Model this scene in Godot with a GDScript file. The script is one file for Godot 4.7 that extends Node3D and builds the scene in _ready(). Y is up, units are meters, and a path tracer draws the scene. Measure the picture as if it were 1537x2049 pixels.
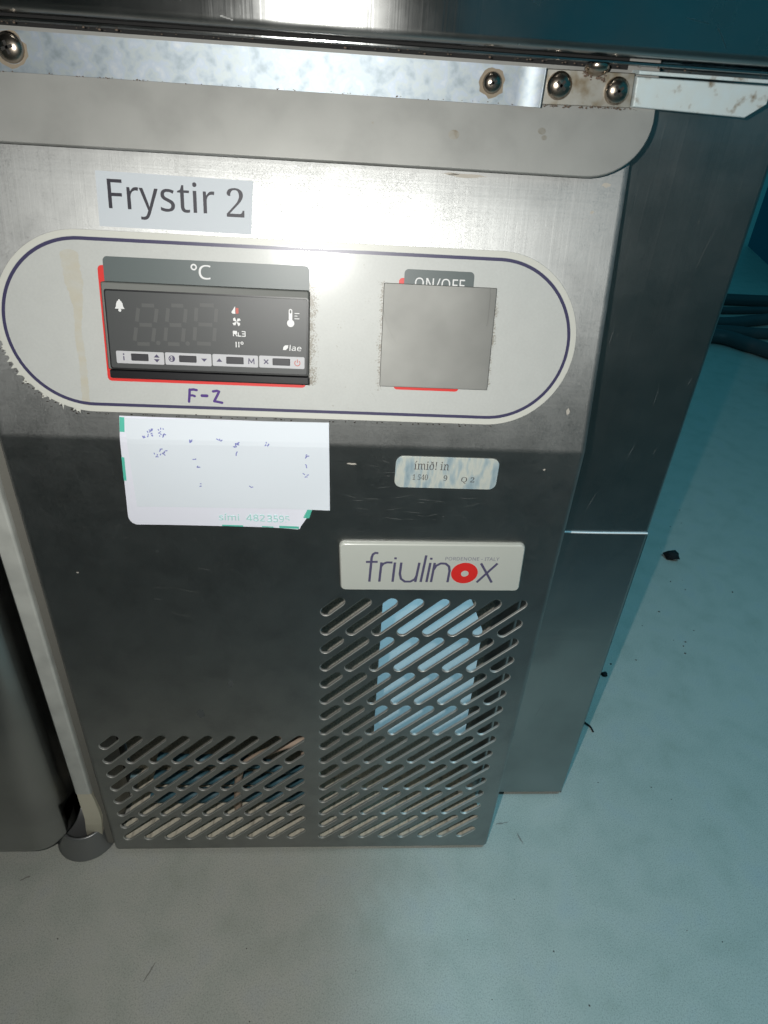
extends Node3D
# Right end of a stainless freezer counter, photographed at close range with a phone flash in a dim kitchen.
# Drawing unit inside the builders is the millimetre (S turns it into metres); the floor lies at y = 0 and the sheet of the front panel at z = 0.

const S := 0.001
const TILT := 13.0          # degrees that the control panel leans back
const BEND := 280.0         # height of the bend (drawing units, 13 below zero is the floor)
const LIFT := 13.0

var rng := RandomNumberGenerator.new()
var M := {}
var FRONT := Transform3D(Basis(), Vector3(0, LIFT * S, 0))
var PLATE := Transform3D()
var LIP := Transform3D()


# ---------------------------------------------------------------- mesh building
class MB:
	var v := PackedVector3Array()
	var n := PackedVector3Array()
	var uv := PackedVector2Array()

	func tri(a: Vector3, b: Vector3, c: Vector3, na: Vector3, nb: Vector3, nc: Vector3) -> void:
		if (b - a).cross(c - a).dot(na + nb + nc) > 0.0:
			var t := b
			b = c
			c = t
			t = nb
			nb = nc
			nc = t
		for p in [a, b, c]:
			v.append(p * 0.001)
			uv.append(Vector2(p.x, -p.y) / 256.0)
		n.append_array([na, nb, nc])

	func flat(a: Vector3, b: Vector3, c: Vector3, nn: Vector3) -> void:
		tri(a, b, c, nn, nn, nn)

	func quad(a: Vector3, b: Vector3, c: Vector3, d: Vector3, na: Vector3, nb: Vector3, nc: Vector3, nd: Vector3) -> void:
		tri(a, b, c, na, nb, nc)
		tri(a, c, d, na, nc, nd)

	func fquad(a: Vector3, b: Vector3, c: Vector3, d: Vector3, nn: Vector3) -> void:
		quad(a, b, c, d, nn, nn, nn, nn)

	func box(lo: Vector3, hi: Vector3) -> void:
		var c := []
		for k in 8:
			c.append(Vector3(hi.x if k & 1 else lo.x, hi.y if k & 2 else lo.y, hi.z if k & 4 else lo.z))
		fquad(c[0], c[1], c[3], c[2], Vector3(0, 0, -1))
		fquad(c[4], c[5], c[7], c[6], Vector3(0, 0, 1))
		fquad(c[0], c[1], c[5], c[4], Vector3(0, -1, 0))
		fquad(c[2], c[3], c[7], c[6], Vector3(0, 1, 0))
		fquad(c[0], c[2], c[6], c[4], Vector3(-1, 0, 0))
		fquad(c[1], c[3], c[7], c[5], Vector3(1, 0, 0))

	func mesh() -> ArrayMesh:
		var arrays := []
		arrays.resize(Mesh.ARRAY_MAX)
		arrays[Mesh.ARRAY_VERTEX] = v
		arrays[Mesh.ARRAY_NORMAL] = n
		arrays[Mesh.ARRAY_TEX_UV] = uv
		var m := ArrayMesh.new()
		m.add_surface_from_arrays(Mesh.PRIMITIVE_TRIANGLES, arrays)
		return m


func p3(p: Vector2, z: float) -> Vector3:
	return Vector3(p.x, p.y, z)


func edge_normals(poly: PackedVector2Array) -> Array:
	var e := []
	var k := poly.size()
	for i in k:
		var d := (poly[(i + 1) % k] - poly[i]).normalized()
		e.append(Vector2(d.y, -d.x))
	return e


func ccw(poly: PackedVector2Array) -> PackedVector2Array:
	var a := 0.0
	for i in poly.size():
		a += poly[i].cross(poly[(i + 1) % poly.size()])
	if a < 0.0:
		poly = poly.duplicate()
		poly.reverse()
	return poly


func inset(poly: PackedVector2Array, by: float) -> PackedVector2Array:
	var e := edge_normals(poly)
	var out := PackedVector2Array()
	var k := poly.size()
	for i in k:
		var a: Vector2 = e[(i + k - 1) % k]
		var b: Vector2 = e[i]
		var m := (a + b).normalized()
		out.append(poly[i] - m * by / maxf(0.4, m.dot(b)))
	return out


func ext(mb: MB, shape: PackedVector2Array, z0: float, z1: float, bevel := 0.0) -> void:
	## a slab whose outline is SHAPE, from z0 to z1, its front edge eased by BEVEL
	var clean := PackedVector2Array()
	for p in shape:
		if clean.is_empty() or (p.distance_to(clean[-1]) > 0.01 and p.distance_to(clean[0]) > 0.01):
			clean.append(p)
	var poly := ccw(clean)
	var e := edge_normals(poly)
	var k := poly.size()
	var face := inset(poly, bevel) if bevel > 0.0 else poly
	var t := Geometry2D.triangulate_polygon(face)
	if t.is_empty():
		print("could not triangulate ", k)
	for i in range(0, t.size(), 3):
		mb.flat(p3(face[t[i]], z1), p3(face[t[i + 1]], z1), p3(face[t[i + 2]], z1), Vector3(0, 0, 1))
	for i in k:
		var j := (i + 1) % k
		var en: Vector2 = e[i]
		var pn: Vector2 = e[(i + k - 1) % k]
		var nn: Vector2 = e[j]
		var na := (en + pn).normalized() if en.dot(pn) > 0.6 else en
		var nb := (en + nn).normalized() if en.dot(nn) > 0.6 else en
		var a3 := p3(na, 0.0)
		var b3 := p3(nb, 0.0)
		var zt := z1 - bevel
		if zt > z0 + 1e-5:
			mb.quad(p3(poly[i], z0), p3(poly[j], z0), p3(poly[j], zt), p3(poly[i], zt), a3, b3, b3, a3)
		if bevel > 0.0:
			var up := Vector3(0, 0, 1)
			mb.quad(p3(poly[i], zt), p3(poly[j], zt), p3(face[j], z1), p3(face[i], z1), a3, b3, (b3 * 0.35 + up).normalized(), (a3 * 0.35 + up).normalized())


func rrect(x0: float, y0: float, x1: float, y1: float, r: float, seg := 6) -> PackedVector2Array:
	var out := PackedVector2Array()
	r = minf(r, minf(x1 - x0, y1 - y0) / 2.0 - 0.001)
	for c in [[x1 - r, y0 + r, -90.0], [x1 - r, y1 - r, 0.0], [x0 + r, y1 - r, 90.0], [x0 + r, y0 + r, 180.0]]:
		for i in seg + 1:
			var a := deg_to_rad(c[2] + 90.0 * i / seg)
			out.append(Vector2(c[0] + r * cos(a), c[1] + r * sin(a)))
	return out


func disc(c: Vector2, r: float, seg := 20, rx := 1.0) -> PackedVector2Array:
	var out := PackedVector2Array()
	for i in seg:
		var a := TAU * i / seg
		out.append(c + Vector2(cos(a) * rx, sin(a)) * r)
	return out


func ring(mb: MB, outer: PackedVector2Array, inner: PackedVector2Array, z0: float, z1: float) -> void:
	## a flat band between two outlines with the same number of points
	var k := outer.size()
	var up := Vector3(0, 0, 1)
	for i in k:
		var j := (i + 1) % k
		mb.fquad(p3(outer[i], z1), p3(outer[j], z1), p3(inner[j], z1), p3(inner[i], z1), up)
		var d := (outer[j] - outer[i]).normalized()
		var on := Vector3(d.y, -d.x, 0)
		mb.fquad(p3(outer[i], z0), p3(outer[j], z0), p3(outer[j], z1), p3(outer[i], z1), on)
		mb.fquad(p3(inner[i], z0), p3(inner[j], z0), p3(inner[j], z1), p3(inner[i], z1), -on)


func stroke(mb: MB, pts: Array, w: float, z0: float, z1: float, round_ends := false) -> void:
	## a pen line of width W through PTS
	var line := PackedVector2Array()
	for p in pts:
		line.append(p * 200.0)
	for poly in Geometry2D.offset_polyline(line, w * 100.0, Geometry2D.JOIN_ROUND, Geometry2D.END_ROUND if round_ends else Geometry2D.END_BUTT):
		if Geometry2D.is_polygon_clockwise(poly):
			continue
		var q := PackedVector2Array()
		for p in poly:
			q.append(p / 200.0)
		ext(mb, q, z0, z1)


func arc(c: Vector2, r: float, a0: float, a1: float, seg := 10, ry := 1.0) -> Array:
	var out := []
	for i in seg + 1:
		var a := deg_to_rad(lerpf(a0, a1, float(i) / seg))
		out.append(c + Vector2(cos(a), sin(a) * ry) * r)
	return out


func tube(mb: MB, path: Array, r: float, sides := 10, steps := 8) -> void:
	## a round hose along a Catmull-Rom curve through PATH (Vector3, drawing units)
	var pts := []
	for i in path.size() - 1:
		var a: Vector3 = path[maxi(i - 1, 0)]
		var b: Vector3 = path[i]
		var c: Vector3 = path[i + 1]
		var d: Vector3 = path[mini(i + 2, path.size() - 1)]
		for k in steps:
			pts.append(b.cubic_interpolate(c, a, d, float(k) / steps))
	pts.append(path[-1])
	var rings := []
	var side := Vector3.ZERO
	for i in pts.size():
		var t: Vector3 = (pts[mini(i + 1, pts.size() - 1)] - pts[maxi(i - 1, 0)]).normalized()
		if side == Vector3.ZERO:
			side = t.cross(Vector3.UP if absf(t.y) < 0.9 else Vector3.RIGHT).normalized()
		side = (side - t * side.dot(t)).normalized()
		var up := side.cross(t)
		var row := []
		for k in sides:
			var a := TAU * k / sides
			row.append([pts[i], side * cos(a) + up * sin(a)])
		rings.append(row)
	for i in rings.size() - 1:
		for k in sides:
			var a: Array = rings[i][k]
			var b: Array = rings[i][(k + 1) % sides]
			var c: Array = rings[i + 1][(k + 1) % sides]
			var d: Array = rings[i + 1][k]
			mb.quad(a[0] + a[1] * r, b[0] + b[1] * r, c[0] + c[1] * r, d[0] + d[1] * r, a[1], b[1], c[1], d[1])
	for end in [0, rings.size() - 1]:
		var nn: Vector3 = (pts[0] - pts[1] if end == 0 else pts[-1] - pts[-2]).normalized()
		for k in sides:
			var a: Array = rings[end][k]
			var b: Array = rings[end][(k + 1) % sides]
			mb.flat(a[0], a[0] + a[1] * r, b[0] + b[1] * r, nn)


func lathe(mb: MB, profile: Array, base: Vector3, axis: Vector3, seg := 24) -> void:
	## PROFILE: [radius, height] pairs turned round AXIS
	var u := axis.cross(Vector3.RIGHT if absf(axis.x) < 0.9 else Vector3.UP).normalized()
	var w := axis.cross(u)
	var nrm := []
	for i in profile.size():
		var a: Array = profile[maxi(i - 1, 0)]
		var b: Array = profile[mini(i + 1, profile.size() - 1)]
		nrm.append(Vector2(b[1] - a[1], a[0] - b[0]).normalized())
	for i in profile.size() - 1:
		for k in seg:
			var q := []
			for c in [[i, k], [i, k + 1], [i + 1, k + 1], [i + 1, k]]:
				var an: float = TAU * c[1] / seg
				var d := u * cos(an) + w * sin(an)
				q.append([base + d * profile[c[0]][0] + axis * profile[c[0]][1], (d * nrm[c[0]].x + axis * nrm[c[0]].y).normalized()])
			mb.quad(q[0][0], q[1][0], q[2][0], q[3][0], q[0][1], q[1][1], q[2][1], q[3][1])


func sweep(mb: MB, stations: Array, xs: Array) -> void:
	## a sheet: STATIONS [y, z, lean in degrees] up the sheet, XS [x, depth, turn in degrees] across it
	for i in stations.size() - 1:
		for k in xs.size() - 1:
			var q := []
			for c in [[i, k], [i, k + 1], [i + 1, k + 1], [i + 1, k]]:
				var s: Array = stations[c[0]]
				var x: Array = xs[c[1]]
				var nn := Vector3(0, sin(deg_to_rad(s[2])), cos(deg_to_rad(s[2])))
				q.append([Vector3(x[0], s[0], s[1]) - nn * x[1], (nn * cos(deg_to_rad(x[2])) + Vector3.RIGHT * sin(deg_to_rad(x[2]))).normalized()])
			mb.quad(q[0][0], q[1][0], q[2][0], q[3][0], q[0][1], q[1][1], q[2][1], q[3][1])


# ---------------------------------------------------------------- nodes
func part(called: String, m: Mesh, mat: Material, parent: Node3D, at := Transform3D()) -> MeshInstance3D:
	var o := MeshInstance3D.new()
	o.name = called
	o.mesh = m
	o.material_override = mat
	o.transform = at
	parent.add_child(o, true)
	return o


func tag(o: Node3D, label: String, category: String, group := "", kind := "") -> Node3D:
	if label:
		o.set_meta("label", label)
	if category:
		o.set_meta("category", category)
	if group:
		o.set_meta("group", group)
	if kind:
		o.set_meta("kind", kind)
	return o


func text(what: String, font: String, rect: Rect2, z0: float, z1: float, lean := 0.0) -> ArrayMesh:
	## WHAT set in FONT and fitted into RECT (drawing units of the sheet it is printed on)
	var f := SystemFont.new()
	f.font_names = PackedStringArray([font])
	var t := TextMesh.new()
	t.font = f
	t.text = what
	t.font_size = 96
	t.pixel_size = 0.01
	t.depth = 0.02
	t.curve_step = 2.0
	var box := t.get_aabb()
	var a := t.surface_get_arrays(0)
	var v: PackedVector3Array = a[Mesh.ARRAY_VERTEX]
	for i in v.size():
		var q := (v[i] - box.position) / box.size
		v[i] = Vector3(rect.position.x + q.x * rect.size.x + lean * q.y, rect.position.y + q.y * rect.size.y, lerpf(z0, z1, q.z)) * S
	a[Mesh.ARRAY_VERTEX] = v
	var m := ArrayMesh.new()
	m.add_surface_from_arrays(Mesh.PRIMITIVE_TRIANGLES, a)
	return m


# ---------------------------------------------------------------- materials
func lin(r: float, g: float, b: float) -> Color:
	return Color(r, g, b).linear_to_srgb()


func paint(c: Color, rough: float, metal := 0.0) -> StandardMaterial3D:
	var m := StandardMaterial3D.new()
	m.albedo_color = c
	m.roughness = rough
	m.metallic = metal
	return m


func noise_tex(seed_: int, freq: float, ramp: Array, size := 512, octaves := 4, kind := FastNoiseLite.TYPE_SIMPLEX_SMOOTH) -> NoiseTexture2D:
	var f := FastNoiseLite.new()
	f.seed = seed_
	f.noise_type = kind
	f.frequency = freq
	f.fractal_octaves = octaves
	var t := NoiseTexture2D.new()
	t.width = size
	t.height = size
	t.seamless = true
	t.noise = f
	var g := Gradient.new()
	var offs := PackedFloat32Array()
	var cols := PackedColorArray()
	for r in ramp:
		offs.append(r[0])
		cols.append(r[1])
	g.offsets = offs
	g.colors = cols
	t.color_ramp = g
	return t


func grey(v: float) -> Color:
	return Color(v, v, v)


func brushed(size: int, seed_: int, base: float, spread: float, marks: int) -> Array:
	## [normal map, roughness map] of sheet steel: a satin ground of smoother and rougher grains, fine upright brush lines, smudges and scratches
	var r := RandomNumberGenerator.new()
	r.seed = seed_
	var tilt := PackedFloat32Array()
	var kind := PackedFloat32Array()
	var rows := PackedFloat32Array()
	for i in size:
		tilt.append(r.randfn() * 0.022)
		kind.append(r.randf())
		rows.append(r.randfn() * 0.007)
	var f := FastNoiseLite.new()
	f.seed = seed_
	f.frequency = 0.006
	f.fractal_octaves = 5
	var soft := FastNoiseLite.new()
	soft.seed = seed_ + 7
	soft.frequency = 0.004
	var val := PackedFloat32Array()
	val.resize(size * size)
	var data := PackedByteArray()
	data.resize(size * size * 3)
	var k := 0
	for y in size:
		for x in size:
			var sm := f.get_noise_2d(x, y)
			var nx := soft.get_noise_2d(x, y) * 0.012
			var ny := soft.get_noise_2d(y + 999.0, x) * 0.010 + rows[y]
			var rough := base + sm * spread
			if kind[x] < 0.5 + sm * 0.4:
				nx += tilt[x]
			rough += spread * 2.2 if r.randf() < 0.5 else -spread * 2.2
			val[y * size + x] = rough
			data[k] = clampi(int(127.5 + nx * 127.5), 0, 255)
			data[k + 1] = clampi(int(127.5 + ny * 127.5), 0, 255)
			data[k + 2] = 255
			k += 3
	draw_scratches(val, size, r, marks)
	var grain := PackedByteArray()
	grain.resize(size * size)
	for i in size * size:
		grain[i] = clampi(int(val[i] * 255.0), 0, 255)
	return [ImageTexture.create_from_image(Image.create_from_data(size, size, false, Image.FORMAT_RGB8, data)), ImageTexture.create_from_image(Image.create_from_data(size, size, false, Image.FORMAT_L8, grain))]


func draw_scratches(val: PackedFloat32Array, size: int, r: RandomNumberGenerator, marks: int) -> void:
	for k in marks:
		var p := Vector2(r.randf() * size, r.randf() * size)
		var a := r.randfn() * 0.35 + (PI / 2.0 if r.randf() < 0.25 else 0.0)
		var bend := r.randfn() * 0.002
		var len := r.randf_range(10, 150) * r.randf()
		var amount := r.randf_range(0.03, 0.16)
		for i in int(len * 1.5):
			a += bend
			p += Vector2(cos(a), sin(a)) * 0.67
			var at := posmod(int(p.y), size) * size + posmod(int(p.x), size)
			val[at] = minf(1.0, val[at] + amount)


func scratched(size: int, seed_: int, base: float, spread: float, marks: int) -> ImageTexture:
	## roughness: smudges of grease and scratches
	var r := RandomNumberGenerator.new()
	r.seed = seed_
	var f := FastNoiseLite.new()
	f.seed = seed_
	f.frequency = 0.008
	f.fractal_octaves = 5
	var val := PackedFloat32Array()
	val.resize(size * size)
	for y in size:
		for x in size:
			val[y * size + x] = base + f.get_noise_2d(x, y) * spread
	draw_scratches(val, size, r, marks)
	var data := PackedByteArray()
	data.resize(size * size)
	for i in size * size:
		data[i] = clampi(int(val[i] * 255.0), 0, 255)
	return ImageTexture.create_from_image(Image.create_from_data(size, size, false, Image.FORMAT_L8, data))


func make_materials() -> void:
	var satin := brushed(1024, 5, 0.49, 0.055, 110)
	var smear := noise_tex(21, 0.006, [[0.0, grey(0.91)], [0.45, grey(0.97)], [1.0, grey(1.0)]], 512, 5)

	var steel := paint(lin(0.375, 0.38, 0.375), 1.0, 1.0)
	steel.roughness_texture = satin[1]
	steel.normal_enabled = true
	steel.normal_texture = satin[0]
	steel.normal_scale = 1.0
	steel.albedo_texture = smear
	steel.uv1_scale = Vector3(2.6, 2.6, 2.6)
	steel.anisotropy_enabled = true
	steel.anisotropy = 0.62
	M.steel = steel

	# the end panel and the door are smoother sheets of the same steel: they mirror more and scatter less
	var sleek: StandardMaterial3D = steel.duplicate()
	sleek.roughness_texture = scratched(1024, 33, 0.31, 0.05, 0)
	sleek.uv1_scale = Vector3(1, 1, 1)
	sleek.anisotropy = 0.3
	M.sleek_steel = sleek

	var fold := steel.duplicate()
	fold.albedo_color = lin(0.42, 0.42, 0.40)
	fold.metallic = 0.4
	fold.normal_scale = 0.4
	fold.anisotropy_enabled = false
	fold.roughness_texture = null
	fold.roughness = 0.5
	M.lip = fold

	var edge: StandardMaterial3D = steel.duplicate()
	edge.roughness_texture = scratched(1024, 31, 0.24, 0.07, 200)
	edge.normal_scale = 0.35
	edge.anisotropy = -0.8
	edge.metallic = 1.0
	edge.albedo_color = lin(0.375, 0.38, 0.375)
	edge.uv1_scale = Vector3(1, 1, 1)
	M.edge = edge

	var strip := paint(lin(0.44, 0.465, 0.49), 0.5, 0.6)
	strip.albedo_texture = noise_tex(41, 0.018, [[0.0, Color(0.70, 0.74, 0.75)], [0.35, Color(0.82, 0.85, 0.87)], [0.5, Color(0.86, 0.88, 0.87)], [0.65, Color(0.84, 0.87, 0.91)], [1.0, Color(0.94, 0.94, 0.93)]], 512, 6)
	strip.uv1_scale = Vector3(4, 4, 4)
	M.strip = strip
	M.bracket = paint(lin(0.42, 0.41, 0.38), 0.5, 0.6)
	M.bracket.albedo_texture = noise_tex(43, 0.02, [[0.0, Color(0.75, 0.68, 0.58)], [0.5, Color(0.95, 0.94, 0.92)], [1.0, Color(1, 1, 1)]], 256)
	M.bracket.uv1_scale = Vector3(6, 6, 6)
	M.enamel = paint(lin(0.60, 0.68, 0.70), 0.4)
	M.enamel.albedo_texture = noise_tex(44, 0.012, [[0.0, Color(0.62, 0.54, 0.46)], [0.16, Color(0.86, 0.83, 0.80)], [0.3, Color(0.97, 0.97, 0.96)], [1.0, Color(0.97, 0.99, 1.0)]], 512, 5)
	M.enamel.uv1_scale = Vector3(5, 5, 5)

	M.residue = paint(lin(0.46, 0.43, 0.38), 0.9)
	M.film_mark = paint(lin(0.075, 0.082, 0.082), 0.75)
	M.scratch = paint(lin(0.20, 0.205, 0.20), 0.7, 0.3)
	M.cut = paint(lin(0.75, 0.74, 0.70), 0.58, 0.85)
	M.screw = paint(lin(0.42, 0.36, 0.30), 0.25, 1.0)
	M.recess = paint(lin(0.02, 0.018, 0.016), 0.7)
	M.rust = paint(lin(0.14, 0.10, 0.075), 0.95)
	M.grime = paint(lin(0.035, 0.026, 0.02), 0.95)
	M.stain = paint(lin(0.24, 0.20, 0.15), 0.95)
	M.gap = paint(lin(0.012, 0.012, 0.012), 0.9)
	M.liner = paint(lin(0.09, 0.09, 0.085), 0.85)
	M.liner.albedo_texture = noise_tex(51, 0.05, [[0.0, grey(0.5)], [1.0, grey(1.0)]], 256)
	M.liner.uv1_scale = Vector3(4, 4, 4)
	M.fluff = paint(lin(0.60, 0.58, 0.50), 1.0)
	M.fluff.albedo_texture = noise_tex(52, 0.11, [[0.0, grey(0.62)], [0.5, grey(0.88)], [1.0, grey(1.0)]], 256, 4)
	M.fluff.uv1_scale = Vector3(6, 6, 6)
	M.pale_blue = paint(lin(0.60, 0.65, 0.65), 0.6)  # the teal light on the floor inside is put into this tint
	M.tray = paint(lin(0.84, 0.78, 0.63), 0.9)
	M.tray.albedo_texture = noise_tex(53, 0.06, [[0.0, grey(0.72)], [0.4, grey(0.94)], [1.0, grey(1.0)]], 256)
	M.tray.uv1_scale = Vector3(4, 4, 4)
	M.copper = paint(lin(0.56, 0.43, 0.33), 0.7)
	M.rubber_blue = paint(lin(0.06, 0.15, 0.19), 0.5)

	M.white_post = paint(lin(0.56, 0.57, 0.53), 0.55)
	M.white_post.albedo_texture = noise_tex(54, 0.05, [[0.0, grey(0.86)], [0.6, grey(0.96)], [1.0, grey(1.0)]], 256)
	M.seal = paint(lin(0.17, 0.165, 0.145), 0.7)
	M.foot_white = paint(lin(0.62, 0.58, 0.46), 0.6)
	M.foot_metal = paint(lin(0.24, 0.245, 0.245), 0.36, 0.6)

	M.label_white = paint(lin(0.54, 0.58, 0.62), 0.55)
	M.ink = paint(lin(0.02, 0.018, 0.03), 0.5)
	M.paper = paint(lin(0.75, 0.80, 0.86), 0.6)
	M.back_paper = paint(lin(0.80, 0.81, 0.90), 0.6)
	M.blue_pen = paint(lin(0.22, 0.24, 0.55), 0.6)
	M.green_print = paint(lin(0.10, 0.52, 0.40), 0.5)
	M.pale_green = paint(lin(0.44, 0.72, 0.68), 0.5)
	M.purple_pen = paint(lin(0.07, 0.025, 0.20), 0.45)

	M.sticker_edge = paint(lin(0.60, 0.60, 0.55), 0.4)
	M.navy = paint(lin(0.055, 0.05, 0.11), 0.35)
	M.red = paint(lin(0.68, 0.035, 0.03), 0.4)
	M.slate = paint(lin(0.105, 0.128, 0.128), 0.4)
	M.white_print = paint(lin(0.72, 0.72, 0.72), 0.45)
	M.bezel = paint(lin(0.15, 0.155, 0.145), 0.6)
	M.bezel_black = paint(lin(0.008, 0.008, 0.010), 0.35)
	M.window = paint(lin(0.060, 0.063, 0.064), 0.42)
	M.ghost = paint(lin(0.085, 0.087, 0.086), 0.45)
	M.key_strip = paint(lin(0.50, 0.50, 0.52), 0.45)
	M.key = paint(lin(0.03, 0.03, 0.036), 0.45)
	M.key_print = paint(lin(0.06, 0.05, 0.11), 0.5)
	M.red_print = paint(lin(0.48, 0.09, 0.07), 0.5)

	var cover := paint(lin(0.30, 0.30, 0.285), 0.55, 0.7)
	cover.albedo_texture = noise_tex(61, 0.02, [[0.0, grey(0.82)], [1.0, grey(1.0)]], 256, 5)
	cover.roughness_texture = scratched(1024, 62, 0.55, 0.05, 90)
	cover.roughness = 1.0
	M.cover = cover

	M.badge = paint(lin(0.58, 0.60, 0.55), 0.35)
	M.badge.clearcoat_enabled = true
	M.badge.clearcoat = 0.4
	M.badge.clearcoat_roughness = 0.15
	M.badge_ink = paint(lin(0.10, 0.09, 0.17), 0.4)
	M.badge_small = paint(lin(0.24, 0.24, 0.30), 0.4)
	M.badge_red = paint(lin(0.78, 0.03, 0.025), 0.35)

	var foil := paint(lin(0.70, 0.74, 0.74), 0.4, 0.1)
	foil.albedo_texture = noise_tex(71, 0.03, [[0.0, Color(0.66, 0.74, 0.79)], [0.35, Color(0.80, 0.85, 0.87)], [0.6, Color(0.95, 0.94, 0.90)], [1.0, Color(0.85, 0.88, 0.88)]], 256, 4)
	foil.uv1_scale = Vector3(7, 2, 1)
	M.foil = foil

	M.floor = paint(lin(0.575, 0.585, 0.55), 0.55)
	M.floor.albedo_texture = noise_tex(81, 0.26, [[0.0, grey(0.70)], [0.3, grey(0.89)], [0.5, grey(0.95)], [0.8, grey(0.98)], [1.0, grey(1.0)]], 1024, 4)
	M.floor.uv1_triplanar = true
	M.floor.uv1_world_triplanar = true
	M.floor.uv1_scale = Vector3(3.7, 3.7, 3.7)
	M.floor.detail_enabled = true
	M.floor.detail_blend_mode = BaseMaterial3D.BLEND_MODE_MUL
	M.floor.detail_uv_layer = BaseMaterial3D.DETAIL_UV_2
	M.floor.uv2_triplanar = true
	M.floor.uv2_world_triplanar = true
	M.floor.uv2_scale = Vector3(0.9, 0.9, 0.9)
	M.floor.detail_albedo = noise_tex(82, 0.03, [[0.0, Color(0.915, 0.92, 0.89)], [0.3, Color(0.955, 0.96, 0.94)], [0.6, Color(0.99, 0.985, 0.965)], [1.0, Color(0.96, 0.965, 0.975)]], 1024, 6)
	M.grit = paint(lin(0.12, 0.11, 0.095), 0.95)
	M.hose = paint(lin(0.055, 0.062, 0.066), 0.5)
	M.crumb = paint(lin(0.012, 0.012, 0.014), 0.9)
	M.wall = paint(lin(0.05, 0.16, 0.22), 0.8)
	M.shade_board = paint(lin(0.03, 0.03, 0.03), 0.9)  # for the unseen board added to block the room light
	M.upright = paint(lin(0.30, 0.30, 0.28), 0.8)  # for the unseen blocks added behind the camera, mirrored in the steel
	M.mat = paint(lin(0.15, 0.175, 0.18), 0.9)  # for the unseen slab added so the steel has something dark to mirror


func sticker_texture() -> ImageTexture:
	## silver-grey film of the control label with its brown drip and the grime rubbed in round the fittings
	var w := 1024
	var h := 320
	var f := FastNoiseLite.new()
	f.seed = 91
	f.frequency = 0.02
	f.fractal_octaves = 4
	var fine := FastNoiseLite.new()
	fine.seed = 92
	fine.frequency = 0.16
	var data := PackedByteArray()
	data.resize(w * h * 3)
	var drip := [Vector2(-91.0, 66.0), Vector2(-90.2, 57.0), Vector2(-89.8, 50.0), Vector2(-90.8, 40.0), Vector2(-90.2, 30.0), Vector2(-90.6, 12.0)]
	var k := 0
	for y in h:
		for x in w:
			var p := Vector2(-121.0 + 221.0 * x / w, 77.0 - 67.0 * y / h)
			var c := Color(0.75, 0.757, 0.745)
			c = c * (1.0 + 0.012 * f.get_noise_2d(x, y) + 0.018 * fine.get_noise_2d(x, y))
			var near := 99.0
			for i in drip.size() - 1:
				var q := Geometry2D.get_closest_point_to_segment(p, drip[i], drip[i + 1])
				var wide := lerpf(3.4, 1.4, clampf((62.0 - q.y) / 16.0, 0.0, 1.0))
				near = minf(near, p.distance_to(q) / (wide * (1.0 + 0.35 * f.get_noise_2d(y * 2.0, i * 50.0))))
			if near < 1.0:
				c = c.lerp(Color(0.74, 0.70, 0.60), 0.38 + 0.3 * f.get_noise_2d(x + 300.0, y * 2.0))
			var dirt := 0.0
			var speck := fine.get_noise_2d(x * 1.7 + 50.0, y * 1.7) + 0.6 * f.get_noise_2d(x * 2.0, y * 2.0)
			if p.x > -5.5 and p.x < 1.5 and p.y > 24.0 and p.y < 62.0:
				dirt = speck * 1.3 + 0.45 - (p.x + 4.6) * 0.32
			if p.x > 17.5 and p.x < 23.5 and p.y > 23.0 and p.y < 64.0:
				dirt = maxf(dirt, speck * 1.2 + 0.25 - absf(p.x - 22.2) * 0.55)
			if p.x > 64.0 and p.x < 69.0 and p.y > 26.0 and p.y < 63.0:
				dirt = maxf(dirt, speck * 1.2 + 0.10 - absf(p.x - 65.6) * 0.5)
			if p.x > 4.0 and p.x < 22.0:
				dirt = maxf(dirt, speck * 1.3 - 0.85)
			if dirt > 0.0:
				c = c.lerp(Color(0.44, 0.40, 0.34), clampf(dirt * 1.3, 0.0, 0.62))
			data[k] = clampi(int(c.r * 255.0), 0, 255)
			data[k + 1] = clampi(int(c.g * 255.0), 0, 255)
			data[k + 2] = clampi(int(c.b * 255.0), 0, 255)
			k += 3
	return ImageTexture.create_from_image(Image.create_from_data(w, h, false, Image.FORMAT_RGB8, data))


# ---------------------------------------------------------------- the counter
const SLOT_R := 2.6
const PITCH := 12.5
const ROW := 25.0


func slot_outline(c0: Vector2, c1: Vector2, r: float) -> PackedVector2Array:
	var out := PackedVector2Array()
	var a := rad_to_deg((c1 - c0).angle())
	for p in arc(c1, r, a - 90.0, a + 90.0, 6):
		out.append(p)
	for p in arc(c0, r, a + 90.0, a + 270.0, 6):
		out.append(p)
	return out


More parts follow.
